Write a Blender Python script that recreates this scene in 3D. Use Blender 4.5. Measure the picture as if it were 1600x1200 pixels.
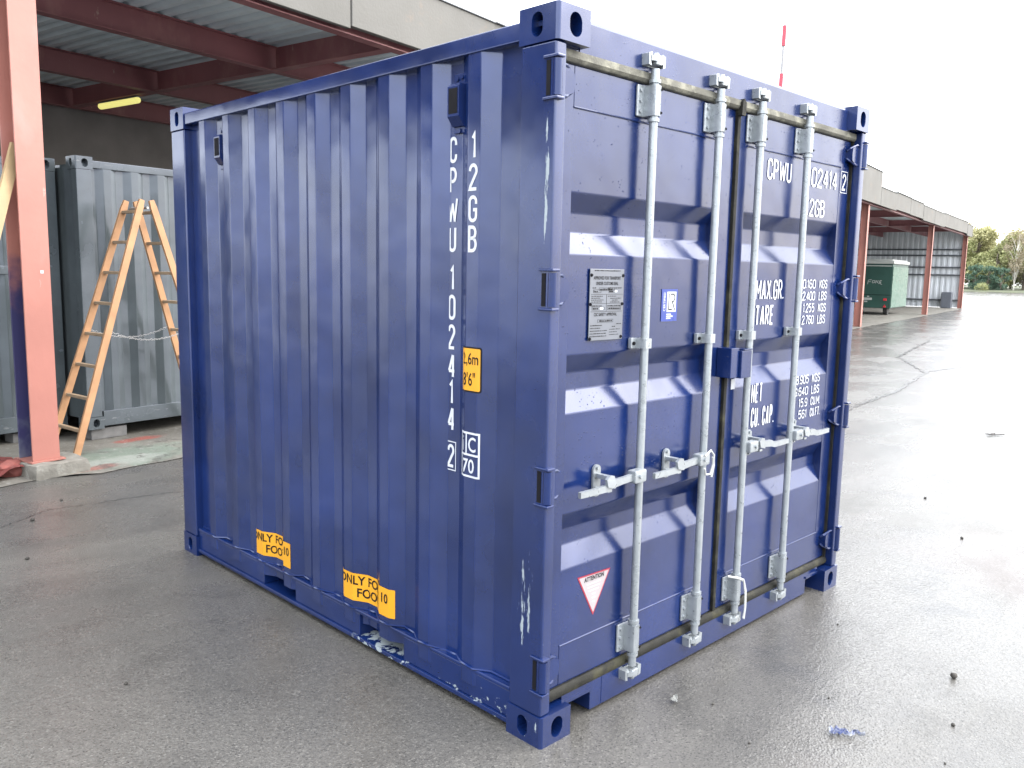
import bpy, bmesh, math, random
from mathutils import Vector, Matrix, noise as mnoise
S = bpy.context.scene
COL = S.collection
for o in list(bpy.data.objects): bpy.data.objects.remove(o)
R = math.radians
# ------------------------------------------------------------------ camera
YAW, PITCH, ROLL = .784289, .133403, .019026
cam_loc = Vector((-2.111, -1.9347, 1.7228))
fw = Vector((math.sin(YAW)*math.cos(PITCH), math.cos(YAW)*math.cos(PITCH), -math.sin(PITCH)))
rt = Vector((math.cos(YAW), -math.sin(YAW), 0)); up = rt.cross(fw)
r2 = rt*math.cos(ROLL)+up*math.sin(ROLL); u2 = up*math.cos(ROLL)-rt*math.sin(ROLL)
cd = bpy.data.cameras.new('camera'); cam = bpy.data.objects.new('camera', cd); COL.objects.link(cam)
cam.matrix_world = Matrix(((r2.x,u2.x,-fw.x,cam_loc.x),(r2.y,u2.y,-fw.y,cam_loc.y),(r2.z,u2.z,-fw.z,cam_loc.z),(0,0,0,1)))
cd.sensor_width = 36; cd.lens = 36*1320.2/1600; cd.clip_start = .05; cd.clip_end = 3000
S.camera = cam
# ------------------------------------------------------------------ sky, sun, exposure
SUN_EL, SUN_AZ = 38, 134          # azimuth clockwise from +Y
SUN_STRENGTH, SKY_WHITE, SKY_BLUE = .58, .58, .04
w = bpy.data.worlds.new('World'); S.world = w; w.use_nodes = True
nt = w.node_tree; nt.nodes.clear()
def N(nt, t, **k):
    n = nt.nodes.new(t)
    for a, b in k.items():
        if a.startswith('_'): setattr(n, a[1:], b)
        else: n.inputs[a.replace('__', ' ')].default_value = b
    return n
sky = N(nt, 'ShaderNodeTexSky', _sky_type='NISHITA', _sun_disc=False, _sun_elevation=R(SUN_EL), _sun_rotation=R(SUN_AZ), _air_density=1.0, _dust_density=2.5)
bg1 = N(nt, 'ShaderNodeBackground', Strength=SKY_BLUE)
nt.links.new(sky.outputs[0], bg1.inputs[0])
tc = N(nt, 'ShaderNodeTexCoord'); cl = N(nt, 'ShaderNodeTexNoise', Scale=2.2, Detail=5.0, Roughness=.55)
nt.links.new(tc.outputs['Generated'], cl.inputs['Vector'])
cr = N(nt, 'ShaderNodeMapRange'); cr.inputs[1].default_value = .3; cr.inputs[2].default_value = .7; cr.inputs[3].default_value = .93; cr.inputs[4].default_value = 1.07
nt.links.new(cl.outputs[0], cr.inputs[0])
cm = N(nt, 'ShaderNodeMix', _data_type='RGBA', _blend_type='MULTIPLY'); cm.inputs[0].default_value = 1
cm.inputs[6].default_value = (.985, .99, 1, 1); nt.links.new(cr.outputs[0], cm.inputs[7])
bg2 = N(nt, 'ShaderNodeBackground', Strength=SKY_WHITE); nt.links.new(cm.outputs[2], bg2.inputs[0])
sx_ = N(nt, 'ShaderNodeSeparateXYZ'); nt.links.new(tc.outputs['Generated'], sx_.inputs[0])
gr = N(nt, 'ShaderNodeMapRange'); gr.inputs[1].default_value = 0; gr.inputs[2].default_value = 1; gr.inputs[3].default_value = SKY_WHITE; gr.inputs[4].default_value = SKY_WHITE*2.8   # overcast sky: brighter overhead
nt.links.new(sx_.outputs[2], gr.inputs[0]); nt.links.new(gr.outputs[0], bg2.inputs[1])
ad = N(nt, 'ShaderNodeAddShader'); wo = N(nt, 'ShaderNodeOutputWorld')
nt.links.new(bg1.outputs[0], ad.inputs[0]); nt.links.new(bg2.outputs[0], ad.inputs[1]); nt.links.new(ad.outputs[0], wo.inputs[0])
sd = bpy.data.lights.new('sun', 'SUN'); sd.energy = SUN_STRENGTH; sd.angle = R(43); sd.color = (1, .96, .9)
sun = bpy.data.objects.new('sun', sd); COL.objects.link(sun)
sdir = Vector((math.sin(R(SUN_AZ))*math.cos(R(SUN_EL)), math.cos(R(SUN_AZ))*math.cos(R(SUN_EL)), math.sin(R(SUN_EL))))
sun.rotation_euler = sdir.to_track_quat('Z', 'Y').to_euler(); sun.location = sdir*40
S.view_settings.view_transform = 'Standard'; S.view_settings.look = 'None'; S.view_settings.gamma = 1; S.view_settings.exposure = 2.15
S.render.engine = 'CYCLES'
S.cycles.max_bounces = 5; S.cycles.diffuse_bounces = 3; S.cycles.glossy_bounces = 3; S.cycles.volume_bounces = 1

# ------------------------------------------------------------------ helpers
def empty(name, loc=(0, 0, 0), rz=0):
    o = bpy.data.objects.new(name, None); COL.objects.link(o); o.location = loc; o.rotation_euler.z = rz
    o.empty_display_size = .2; return o
def tag(o, label=None, cat=None, group=None, kind=None):
    for k, v in (('label', label), ('category', cat), ('group', group), ('kind', kind)):
        if v: o[k] = v
    return o
def obj(name, bm, mat, parent=None, smooth=False, loc=None, keep=False):
    me = bpy.data.meshes.new(name); bmesh.ops.recalc_face_normals(bm, faces=bm.faces) if not keep else None
    bm.to_mesh(me); bm.free()
    if smooth:
        for p in me.polygons: p.use_smooth = True
        if smooth != 'all': me.set_sharp_from_angle(angle=R(35))
    o = bpy.data.objects.new(name, me); COL.objects.link(o)
    if mat: me.materials.append(mat)
    if parent: o.parent = parent
    if loc: o.location = loc
    if smooth is True:
        wn = o.modifiers.new('weighted', 'WEIGHTED_NORMAL'); wn.keep_sharp = True
    return o
def inst(src, parent=None, loc=(0, 0, 0), rot=(0, 0, 0), scale=(1, 1, 1)):
    o = src.copy(); COL.objects.link(o); o.parent = parent; o.location = loc; o.rotation_euler = rot; o.scale = scale; return o
def BM(): return bmesh.new()
def box(bm, x0, x1, y0, y1, z0, z1, ch=0, M=None):
    g = bmesh.ops.create_cube(bm, size=1)['verts']
    T = Matrix.Translation(((x0+x1)/2, (y0+y1)/2, (z0+z1)/2)) @ Matrix.Diagonal((x1-x0, y1-y0, z1-z0, 1))
    if M: T = M @ T
    bmesh.ops.transform(bm, matrix=T, verts=g)
    if ch:
        es = list({e for v in g for e in v.link_edges})
        bmesh.ops.bevel(bm, geom=es, offset=ch, segments=2, affect='EDGES', profile=.5)
    return bm
def tube(bm, pts, r, n=10, cap=True):
    pts = [Vector(p) for p in pts]; rings = []
    rs = r if isinstance(r, (list, tuple)) else [r]*len(pts)
    ref = None
    for i, p in enumerate(pts):
        d = (pts[min(i+1, len(pts)-1)]-pts[max(i-1, 0)]).normalized()
        if ref is None: ref = Vector((1, 0, 0)) if abs(d.x) < .8 else Vector((0, 1, 0))
        a = (ref-d*ref.dot(d)).normalized(); b = d.cross(a); ref = a
        rings.append([bm.verts.new(p+(a*math.cos(2*math.pi*k/n)+b*math.sin(2*math.pi*k/n))*rs[i]) for k in range(n)])
    for i in range(len(rings)-1):
        for k in range(n): bm.faces.new((rings[i][k], rings[i][(k+1) % n], rings[i+1][(k+1) % n], rings[i+1][k]))
    if cap: bm.faces.new(rings[0][::-1]); bm.faces.new(rings[-1])
    return bm
def prism(bm, poly, axis, a, b):
    """extrude a 2-D polygon along axis (0=x: poly is (y,z); 1=y: poly is (x,z); 2=z: poly is (x,y))"""
    def P(p, t): return {0: (t, p[0], p[1]), 1: (p[0], t, p[1]), 2: (p[0], p[1], t)}[axis]
    A = [bm.verts.new(P(p, a)) for p in poly]; B = [bm.verts.new(P(p, b)) for p in poly]
    bm.faces.new(A); bm.faces.new(B[::-1]); n = len(poly)
    for i in range(n): bm.faces.new((A[i], A[(i+1) % n], B[(i+1) % n], B[i]))
    return bm
def sheet(bm, prof, axis, a, b, segs=1):
    """open profile swept along an axis: axis 2 -> prof is (x,y), axis 0 -> prof is (y,z)"""
    rows = []
    for i in range(segs+1):
        t = a+(b-a)*i/segs
        rows.append([bm.verts.new((p[0], p[1], t) if axis == 2 else (t, p[0], p[1])) for p in prof])
    for i in range(segs):
        for k in range(len(prof)-1): bm.faces.new((rows[i][k], rows[i][k+1], rows[i+1][k+1], rows[i+1][k]))
    return bm
def xform(bm, M): bmesh.ops.transform(bm, matrix=M, verts=bm.verts); return bm
def text_bm(s, wd=None, h=.1, bold=.0, xs=.7, align='fit'):
    c = bpy.data.curves.new('t', 'FONT'); c.body = s; c.size = 1; c.offset = bold; c.resolution_u = 3
    o = bpy.data.objects.new('t', c); COL.objects.link(o)
    dg = bpy.context.evaluated_depsgraph_get(); me = bpy.data.meshes.new_from_object(o.evaluated_get(dg))
    bm = BM(); bm.from_mesh(me); bpy.data.objects.remove(o); bpy.data.curves.remove(c); bpy.data.meshes.remove(me)
    xs_ = [v.co.x for v in bm.verts]; ys_ = [v.co.y for v in bm.verts]
    x0, x1, y0, y1 = min(xs_), max(xs_), min(ys_), max(ys_)
    ky = h/(y1-y0); kx = (wd/(x1-x0)) if wd else ky*xs
    for v in bm.verts: v.co = Vector(((v.co.x-x0)*kx, (v.co.y-y0)*ky, 0))
    return bm
SIDE = lambda y, z, x: Matrix(((0, 0, -1, x), (-1, 0, 0, y), (0, 1, 0, z), (0, 0, 0, 1)))   # text on the -X wall, left end at y
DOOR = lambda x, z, y: Matrix(((1, 0, 0, x), (0, 0, -1, y), (0, 1, 0, z), (0, 0, 0, 1)))    # text on the -Y wall
def lettering(s, M, mat, parent, wd=None, h=.1, bold=.012, xs=.7, center=False, name='lettering'):
    bm = stencil_bm(s, wd, h, bold) if bold > .05 else text_bm(s, wd, h, bold, xs)
    if center:
        m = max(v.co.x for v in bm.verts)/2
        for v in bm.verts: v.co.x -= m
    return obj(name, xform(bm, M), mat, parent, keep=True)

def arc(cx, cy, rx, ry, a0, a1, n=7): return [(cx+rx*math.cos(R(a0+(a1-a0)*k/n)), cy+ry*math.sin(R(a0+(a1-a0)*k/n))) for k in range(n+1)]
_top = lambda: arc(.5, .8, .5, .2, 0, 180); _bot = lambda: arc(.5, .2, .5, .2, 180, 360)
GLYPH = {
 '0': [_top()+_bot()+[(1, .8)]], 'C': [[(1, .7)]+_top()+_bot()+[(1, .3)]], 'G': [[(1, .7)]+_top()+_bot()+[(1, .46), (.55, .46)]],
 'U': [[(0, 1)]+_bot()+[(1, 1)]], 'P': [[(0, 0), (0, 1), (.5, 1)]+arc(.5, .73, .5, .27, 80, -80)+[(.5, .46), (.1, .46)]],
 'R': [[(0, 0), (0, 1), (.5, 1)]+arc(.5, .74, .5, .26, 80, -80)+[(.5, .48), (.1, .48)], [(.5, .44), (1, 0)]],
 'B': [[(.1, .53), (.5, .53)]+arc(.5, .765, .44, .235, -80, 80)+[(.5, 1), (0, 1), (0, 0), (.5, 0)]+arc(.5, .265, .5, .265, -80, 70)],
 'W': [[(0, 1), (.25, 0)], [(.25, 0), (.5, .8)], [(.5, .8), (.75, 0)], [(.75, 0), (1, 1)]], 'M': [[(0, 0), (0, 1)], [(0, 1), (.5, .3)], [(.5, .3), (1, 1)], [(1, 1), (1, 0)]], 'N': [[(0, 0), (0, 1)], [(0, 1), (1, 0)], [(1, 0), (1, 1)]],
 '1': [[(.0, .8), (.7, 1), (.7, 0)]], '2': [[(0, .76)]+arc(.5, .76, .5, .24, 180, -20, 10)+[(.1, .12), (0, 0), (1, 0)]],
 '4': [[(.72, 0), (.72, 1)], [(.68, 1), (0, .27)], [(0, .27), (1, .27)]], '5': [[(.95, 1), (.1, 1), (.05, .56)]+arc(.5, .31, .5, .31, 110, -150, 10)],
 '6': [[(.9, .84)]+arc(.5, .78, .48, .22, 50, 180, 5)+arc(.5, .26, .5, .26, 180, 360, 7)+arc(.5, .34, .5, .24, 0, 170, 6)], '7': [[(0, 1), (1, 1), (.35, 0)]],
 '8': [arc(.5, .26, .5, .26, 90, 450, 14), arc(.5, .77, .44, .23, -80, 260, 14)],
 '9': [[(.1, .16)]+arc(.5, .22, .48, .22, 230, 360, 5)+arc(.5, .74, .5, .26, 0, 180, 7)+arc(.5, .66, .5, .24, 180, 350, 6)],
 'A': [[(0, 0), (.5, 1)], [(.5, 1), (1, 0)], [(.22, .28), (.78, .28)]], 'X': [[(0, 0), (1, 1)], [(0, 1), (.42, .56)], [(.58, .44), (1, 0)]], 'T': [[(0, 1), (1, 1)], [(.5, .93), (.5, 0)]],
 'E': [[(1, 1), (0, 1), (0, 0), (1, 0)], [(.1, .52), (.8, .52)]], 'F': [[(1, 1), (0, 1), (0, 0)], [(.1, .52), (.8, .52)]], 'L': [[(0, 1), (0, 0), (1, 0)]],
 'K': [[(0, 0), (0, 1)], [(1, 1), (.12, .42)], [(.4, .55), (1, 0)]], 'S': [[(1, .78)]+arc(.5, .77, .48, .23, 10, 250, 8)+arc(.5, .26, .5, .26, 70, -170, 8)],
 '.': [[(0, 0), (0, .08)]]}
GW = {'W': 1.45, 'M': 1.35, '1': .45, '.': .0, 'E': .85, 'F': .85, 'L': .8}
def ribbon2(bm, P, t, z, kx=1):
    P = [Vector(p) for p in P]; Q = [P[0]]
    for p in P[1:]:
        if (p-Q[-1]).length > 1e-6: Q.append(p)
    closed = (Q[0]-Q[-1]).length < t*.3
    if closed: Q = Q[:-1]
    n = len(Q); A = []
    for i in range(n):
        if closed: a, b = Q[i-1], Q[(i+1) % n]
        else: a, b = Q[max(0, i-1)], Q[min(n-1, i+1)]
        d1 = (Q[i]-a).normalized() if (Q[i]-a).length else (b-Q[i]).normalized()
        d2 = (b-Q[i]).normalized() if (b-Q[i]).length else d1
        n1 = Vector((-d1.y, d1.x)); n2 = Vector((-d2.y, d2.x)); m = n1+n2
        if m.length < .3: m = n1
        m.normalize(); k = min(1.8, 1/max(.3, m.dot(n1)))*t/2
        A.append((bm.verts.new((Q[i].x+m.x*k, Q[i].y+m.y*k, z)), bm.verts.new((Q[i].x-m.x*k, Q[i].y-m.y*k, z))))
    for i in range(n if closed else n-1):
        a, b = A[i], A[(i+1) % n]; bm.faces.new((a[1], b[1], b[0], a[0]))
def stencil_bm(s_, wd, h, weight=.14, gap=None):
    """condensed container lettering drawn with constant-width strokes into a wd x h box"""
    bm = BM(); t = h*weight; gap = h*.075 if gap is None else gap
    units = sum(GW.get(c, 1) for c in s_ if c != ' '); sp = sum(.15 for c in s_ if c == ' ')
    cw = (wd-len(s_)*t-(len(s_)-1)*gap)/max(.01, units+sp)
    x = t/2
    for c in s_:
        if c == ' ': x += cw*.15+gap+t; continue
        gw = cw*GW.get(c, 1)
        for j, st in enumerate(GLYPH[c]): ribbon2(bm, [(x+p[0]*gw, t/2+p[1]*(h-t)) for p in st], t*(.85 if c in 'WMN' else 1), .0003*j)
        x += gw+t+gap
    return bm
# ------------------------------------------------------------------ materials
def M_(name):
    m = bpy.data.materials.new(name); m.use_nodes = True; nt = m.node_tree
    return m, nt, nt.nodes['Principled BSDF']
def lk(nt, a, b): nt.links.new(a, b)
def noise(nt, vec, scale, detail=3, rough=.55, sx=(1, 1, 1), dist=0):
    n = N(nt, 'ShaderNodeTexNoise', Scale=scale, Detail=detail, Roughness=rough, Distortion=dist)
    if sx != (1, 1, 1):
        mp = N(nt, 'ShaderNodeMapping'); mp.inputs['Scale'].default_value = sx; lk(nt, vec, mp.inputs[0]); vec = mp.outputs[0]
    lk(nt, vec, n.inputs['Vector']); return n.outputs[0]
def rng(nt, v, a, b, c, d, smooth=False):
    m = N(nt, 'ShaderNodeMapRange', _interpolation_type='SMOOTHSTEP' if smooth else 'LINEAR')
    for i, x in enumerate((a, b, c, d)): m.inputs[i+1].default_value = x
    lk(nt, v, m.inputs[0]); return m.outputs[0]
def mth(nt, op, a, b=None):
    m = N(nt, 'ShaderNodeMath', _operation=op)
    for i, x in enumerate((a, b)):
        if x is None: continue
        if isinstance(x, (int, float)): m.inputs[i].default_value = x
        else: lk(nt, x, m.inputs[i])
    return m.outputs[0]
def mix(nt, f, a, b):
    m = N(nt, 'ShaderNodeMix', _data_type='RGBA')
    for i, x in ((0, f), (6, a), (7, b)):
        if isinstance(x, (int, float)): m.inputs[i].default_value = x
        elif isinstance(x, tuple): m.inputs[i].default_value = (*x[:3], 1)
        else: lk(nt, x, m.inputs[i])
    return m.outputs[2]
def bump(nt, h, strength=.2, dist=.01, prev=None):
    b = N(nt, 'ShaderNodeBump', Strength=strength, Distance=dist); lk(nt, h, b.inputs['Height'])
    if prev: lk(nt, prev, b.inputs['Normal'])
    return b.outputs[0]
def pos(nt): return N(nt, 'ShaderNodeTexCoord').outputs['Object']
def drops(nt, p, scale, prev=None, thr=.22):
    v = N(nt, 'ShaderNodeTexVoronoi', Scale=scale, _feature='F1'); lk(nt, p, v.inputs['Vector'])
    sel = rng(nt, noise(nt, p, scale*.23, 2), .46, .62, .02, thr)
    h = mth(nt, 'MAXIMUM', mth(nt, 'SUBTRACT', sel, v.outputs['Distance']), 0)
    return h
def boxmask(nt, p, wear, nz):
    """wear: list of (x0,x1,y0,y1,z0,z1,threshold)"""
    sp = N(nt, 'ShaderNodeSeparateXYZ'); lk(nt, p, sp.inputs[0]); tot = None
    for wv in wear:
        acc = None
        for i in range(3):
            a, b = wv[2*i], wv[2*i+1]; f = max(.004, (b-a)*.3)
            m1 = rng(nt, sp.outputs[i], a, a+f, 0, 1, True); m2 = rng(nt, sp.outputs[i], b-f, b, 1, 0, True)
            mm = mth(nt, 'MULTIPLY', m1, m2); acc = mm if acc is None else mth(nt, 'MULTIPLY', acc, mm)
        k = rng(nt, mth(nt, 'ADD', nz, mth(nt, 'MULTIPLY', acc, .25)), wv[6]+.25, wv[6]+.29, 0, 1)
        k = mth(nt, 'MULTIPLY', k, rng(nt, acc, .02, .1, 0, 1))
        tot = k if tot is None else mth(nt, 'MAXIMUM', tot, k)
    return tot
def paint(name, col, rough=(.15, .25), drop=0, wear=None, streak=.5, wearcol=(.25, .29, .31), wave=.35, wearscale=(60, 60, 9), spec=.62, var=.3):
    m, nt, b = M_(name); p = pos(nt)
    dark = tuple(c*(1-var) for c in col); lite = tuple(min(1, c*(1+var)) for c in col)
    c = mix(nt, rng(nt, noise(nt, p, 2.3, 4), .3, .7, 0, 1), dark, lite)
    st = noise(nt, p, 1, 3, sx=(22, 22, .9))
    c = mix(nt, rng(nt, st, .5, .75, 0, .25*streak), c, tuple(x*.6+.012 for x in col))
    c = mix(nt, rng(nt, noise(nt, p, 90, 2), .62, .75, 0, .25), c, tuple(x*.45 for x in col))
    r = rng(nt, noise(nt, p, 5, 4), .3, .7, rough[0], rough[1])
    nb = bump(nt, noise(nt, p, 2.6, 2), wave, .02)
    nb = bump(nt, noise(nt, p, 260, 2), .06, .002, nb)
    if drop:
        h = drops(nt, p, drop); nb = bump(nt, h, .9, .012, nb)
        r = mth(nt, 'SUBTRACT', r, rng(nt, h, 0, .05, 0, .15))
    if wear:
        wm = boxmask(nt, p, wear, noise(nt, p, 1, 5, .65, sx=wearscale))
        c = mix(nt, wm, c, mix(nt, noise(nt, p, 30, 3), wearcol, tuple(x*.75 for x in wearcol)))
        r = mth(nt, 'ADD', r, mth(nt, 'MULTIPLY', wm, .35))
    lk(nt, c, b.inputs['Base Color']); lk(nt, r, b.inputs['Roughness']); lk(nt, nb, b.inputs['Normal'])
    b.inputs['Specular IOR Level'].default_value = spec; b.inputs['Specular Tint'].default_value = (.74, .79, 1, 1)
    return m
def simple(name, col, rough=.5, metal=0, var=.15, scale=8, bmp=0, bscale=60, dirt=None):
    m, nt, b = M_(name); p = pos(nt)
    c = mix(nt, rng(nt, noise(nt, p, scale, 5), .3, .7, 0, 1), tuple(x*(1-var) for x in col), tuple(min(1, x*(1+var)) for x in col))
    if dirt: c = mix(nt, rng(nt, noise(nt, p, dirt[0], 6, .65), dirt[1], dirt[1]+.12, 0, dirt[3] if len(dirt) > 3 else .7), c, dirt[2])
    lk(nt, c, b.inputs['Base Color'])
    lk(nt, rng(nt, noise(nt, p, scale*2, 3), .3, .7, max(.03, rough-.1), min(1, rough+.1)), b.inputs['Roughness'])
    b.inputs['Metallic'].default_value = metal
    if bmp: lk(nt, bump(nt, noise(nt, p, bscale, 4), bmp, .01), b.inputs['Normal'])
    return m
BLUE = (.0034, .0122, .064)
PW = [(-.02, .01, .028, .05, 1.74, 2.3, .38), (-.02, .01, .05, .15, .3, .78, .465), (-.02, .03, .0, .12, .0, .12, .55), (-.02, .03, -.01, .05, .1, .6, .66)]
M_BLUE = paint('blue_paint_side', BLUE, wave=.5, spec=.9)
M_POST = paint('blue_paint_post', BLUE, wear=PW, wave=.25, spec=.85)
M_DOOR = paint('blue_paint_door', BLUE, drop=75, streak=.8, wave=.5, spec=.7)
M_TRIM = paint('blue_paint_trim', BLUE, drop=90, wave=.3)
M_RAIL = paint('blue_paint_rail', BLUE, wear=[(-.02, .3, .17, .8, 0, .07, .42), (-.02, .3, .15, .36, .0, .13, .41), (-.02, .3, .72, 1.25, 0, .055, .33), (-.02, .3, 1.2, 2.8, 0, .035, .5)], wearscale=(26, 26, 40))
M_GALV = simple('galvanised_steel', (.27, .295, .315), .34, .5, .12, 14, .15, 90, dirt=(30, .6, (.17, .185, .2), .5))
M_WHITE = simple('white_vinyl', (.42, .44, .47), .4, 0, .04)
M_RUB = simple('black_rubber', (.016, .016, .014), .55, 0, .4, 20, .3, 120, dirt=(9, .52, (.06, .058, .035), .5))
M_RUB2 = simple('weathered_rubber', (.12, .118, .1), .6, 0, .35, 14, .3, 120, dirt=(12, .48, (.24, .235, .19), .8))
M_YEL = simple('yellow_vinyl', (.5, .235, .008), .4, 0, .05)
M_BLACK = simple('black_print', (.008, .008, .01), .45, 0, .1)
M_PLATE = simple('plate_aluminium', (.13, .142, .168), .42, .4, .12, 12)
M_LRB = simple('logo_blue_vinyl', (.006, .028, .2), .35, 0, .05)
M_RED = simple('red_print', (.25, .012, .03), .4, 0, .1)
M_PINK = simple('warning_white_vinyl', (.27, .25, .262), .4, 0, .03)
M_DARK = simple('dark_interior', (.006, .006, .008), .8)
for m_ in (M_DARK, M_RUB, M_RUB2, M_BLACK): m_.node_tree.nodes['Principled BSDF'].inputs['Specular IOR Level'].default_value = .12
M_TIE = simple('white_cord', (.4, .41, .4), .6)

# ------------------------------------------------------------------ ground
C0 = Vector((-.03, 5.5, 0)); CA = R(10.2)
CU = Vector((math.cos(CA), math.sin(CA), 0)); CN = Vector((-math.sin(CA), math.cos(CA), 0))
def ST(s, n, z=0): return C0+CU*s+CN*n+Vector((0, 0, z))
CM = Matrix.Translation(C0) @ Matrix.Rotation(CA, 4, 'Z')
def ground_mat():
    m, nt, b = M_('wet_asphalt'); p = pos(nt)
    big = noise(nt, p, .35, 5, .6); mid = noise(nt, p, 2.2, 5, .6); fine = noise(nt, p, 55, 3, .6)
    c = mix(nt, rng(nt, big, .3, .7, 0, 1), (.062, .0598, .0555), (.092, .089, .083))
    c = mix(nt, rng(nt, mid, .5, .72, 0, .55), c, (.036, .0355, .034))
    v = N(nt, 'ShaderNodeTexVoronoi', Scale=150.0); lk(nt, p, v.inputs['Vector'])
    vs = N(nt, 'ShaderNodeSeparateColor'); lk(nt, v.outputs['Color'], vs.inputs[0])
    c = mix(nt, rng(nt, vs.outputs[0], .8, .93, 0, .5), c, (.14, .136, .126))
    c = mix(nt, rng(nt, vs.outputs[1], .75, .95, 0, .5), c, (.02, .02, .019))
    c = mix(nt, rng(nt, noise(nt, p, 1.1, 4, .6), .62, .72, 0, .25), c, (.024, .027, .037))
    trk = noise(nt, p, .9, 4, .55, sx=(.22, 1.9, 1), dist=.6)
    c = mix(nt, rng(nt, trk, .55, .72, 0, .5), c, (.036, .0355, .034)); c = mix(nt, rng(nt, trk, .42, .3, 0, .45), c, (.115, .11, .1))
    c = mix(nt, rng(nt, noise(nt, p, .42, 3, .5), .6, .72, 0, .3), c, (.085, .062, .058))
    lk(nt, c, b.inputs['Base Color'])
    wet = rng(nt, noise(nt, p, .55, 5, .62, sx=(1, 1.6, 1)), .34, .58, 0, 1, True)
    r = rng(nt, wet, 0, 1, .37, .17); r = mth(nt, 'ADD', r, rng(nt, fine, .3, .7, -.05, .08))
    lk(nt, r, b.inputs['Roughness'])
    nb = bump(nt, noise(nt, p, .8, 3), .25, .03)
    vb = N(nt, 'ShaderNodeTexVoronoi', Scale=150.0, _feature='SMOOTH_F1'); lk(nt, p, vb.inputs['Vector'])
    nb = bump(nt, vb.outputs['Distance'], .5, .004, nb)
    nb = bump(nt, fine, .35, .006, nb)
    lk(nt, nb, b.inputs['Normal']); b.inputs['IOR'].default_value = 1.42
    lk(nt, rng(nt, wet, 0, 1, .32, .52), b.inputs['Specular IOR Level'])
    return m
bm = BM(); bmesh.ops.create_grid(bm, x_segments=40, y_segments=40, size=700)
ground = tag(obj('ground', bm, ground_mat(), keep=True), kind='structure')
def slab_mat():
    m, nt, b = M_('painted_concrete_floor'); p = pos(nt)
    c = mix(nt, rng(nt, noise(nt, p, 1.1, 6, .6), .3, .7, 0, 1), (.1, .094, .082), (.15, .144, .126))
    sp = N(nt, 'ShaderNodeSeparateXYZ'); lk(nt, p, sp.inputs[0])
    def spot(x, y, rx, ry, col, amt, c):
        d = mth(nt, 'ADD', mth(nt, 'POWER', mth(nt, 'DIVIDE', mth(nt, 'SUBTRACT', sp.outputs[0], x), rx), 2), mth(nt, 'POWER', mth(nt, 'DIVIDE', mth(nt, 'SUBTRACT', sp.outputs[1], y), ry), 2))
        d = mth(nt, 'ADD', d, rng(nt, noise(nt, p, 5, 5, .65), .2, .8, -.8, .8))
        return mix(nt, rng(nt, d, .2, 1, amt, 0, True), c, col)
    c = spot(.75, .15, .8, .5, (.125, .16, .13), .75, c)
    c = spot(.6, .0, .5, .22, (.2, .215, .195), .8, c)
    c = spot(1.25, .75, .3, .1, (.22, .06, .045), .85, c)
    c = spot(.35, -.1, .3, .1, (.22, .065, .05), .7, c)
    c = mix(nt, rng(nt, noise(nt, p, 3.2, 6, .7), .56, .66, 0, .7), c, (.055, .053, .047))
    c = mix(nt, rng(nt, noise(nt, p, 14, 4, .7), .58, .66, 0, .9), c, (.22, .22, .205)); c = mix(nt, rng(nt, noise(nt, p, 6.5, 6, .75, dist=1.2), .58, .62, 0, .8), c, (.05, .047, .042))
    lk(nt, c, b.inputs['Base Color']); lk(nt, rng(nt, noise(nt, p, 1.5, 4), .35, .65, .75, .4), b.inputs['Roughness'])
    lk(nt, bump(nt, noise(nt, p, 40, 5), .4, .01), b.inputs['Normal'])
    return m
# concrete floor below the shed, ragged front edge
random.seed(3)
bm = BM(); pts = []
s = -14.0
while s < 54.3:
    pts.append((s, -.16+.09*mnoise.noise(Vector((s*1.7, 0, 1)))+.06*mnoise.noise(Vector((s*7, 3, 0)))-(.12 if .2 < s < 1.6 else 0))); s += .14
pts += [(54.3, 8), (-14, 8)]
A = [bm.verts.new((x, y, .006)) for x, y in pts]; bm.faces.new(A); bmesh.ops.triangulate(bm, faces=bm.faces)
fl = obj('pavement', bm, slab_mat(), keep=False); fl.matrix_world = CM; tag(fl, kind='structure')
# asphalt seam on the right
M_TAR = simple('tar_seam', (.035, .035, .033), .3, 0, .3)
def ribbon(pts, wd, z):
    bm = BM(); prev = None; P = [Vector(p) for p in pts]
    for i, p in enumerate(P):
        d = (P[min(i+1, len(P)-1)]-P[max(i-1, 0)]).normalized(); nn = Vector((-d.y, d.x, 0)); k = wd*(.6+.8*random.random())
        cur = (bm.verts.new((p.x+nn.x*k, p.y+nn.y*k, z)), bm.verts.new((p.x-nn.x*k, p.y-nn.y*k, z)))
        if prev: bm.faces.new((prev[0], cur[0], cur[1], prev[1]))
        prev = cur
    return bm
def curve_pts(ctrl, n, jit):
    out = []
    for i in range(len(ctrl)-1):
        for k in range(n):
            t = k/n; a, b = ctrl[i], ctrl[i+1]
            out.append((a[0]+(b[0]-a[0])*t+random.uniform(-jit, jit), a[1]+(b[1]-a[1])*t+random.uniform(-jit, jit), 0))
    return out
obj('asphalt_seam', ribbon(curve_pts([(5.5, 2.2), (8.94, 2.74), (11.1, 2.98), (14.5, 3.7), (20, 3.2), (34, 3.6)], 40, .025), .028, .004), M_TAR, ground, keep=True)
obj('asphalt_seam', ribbon(curve_pts([(-.72, 4.16), (-.35, 4.41), (-.08, 4.37), (.2, 4.36), (.56, 4.29)], 24, .012), .0032, .0045), M_TAR, ground, keep=True)
obj('asphalt_seam', ribbon(curve_pts([(14.3, 3.7), (17, 5.2), (23, 6.6)], 30, .03), .025, .008), M_TAR, ground, keep=True)

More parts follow.
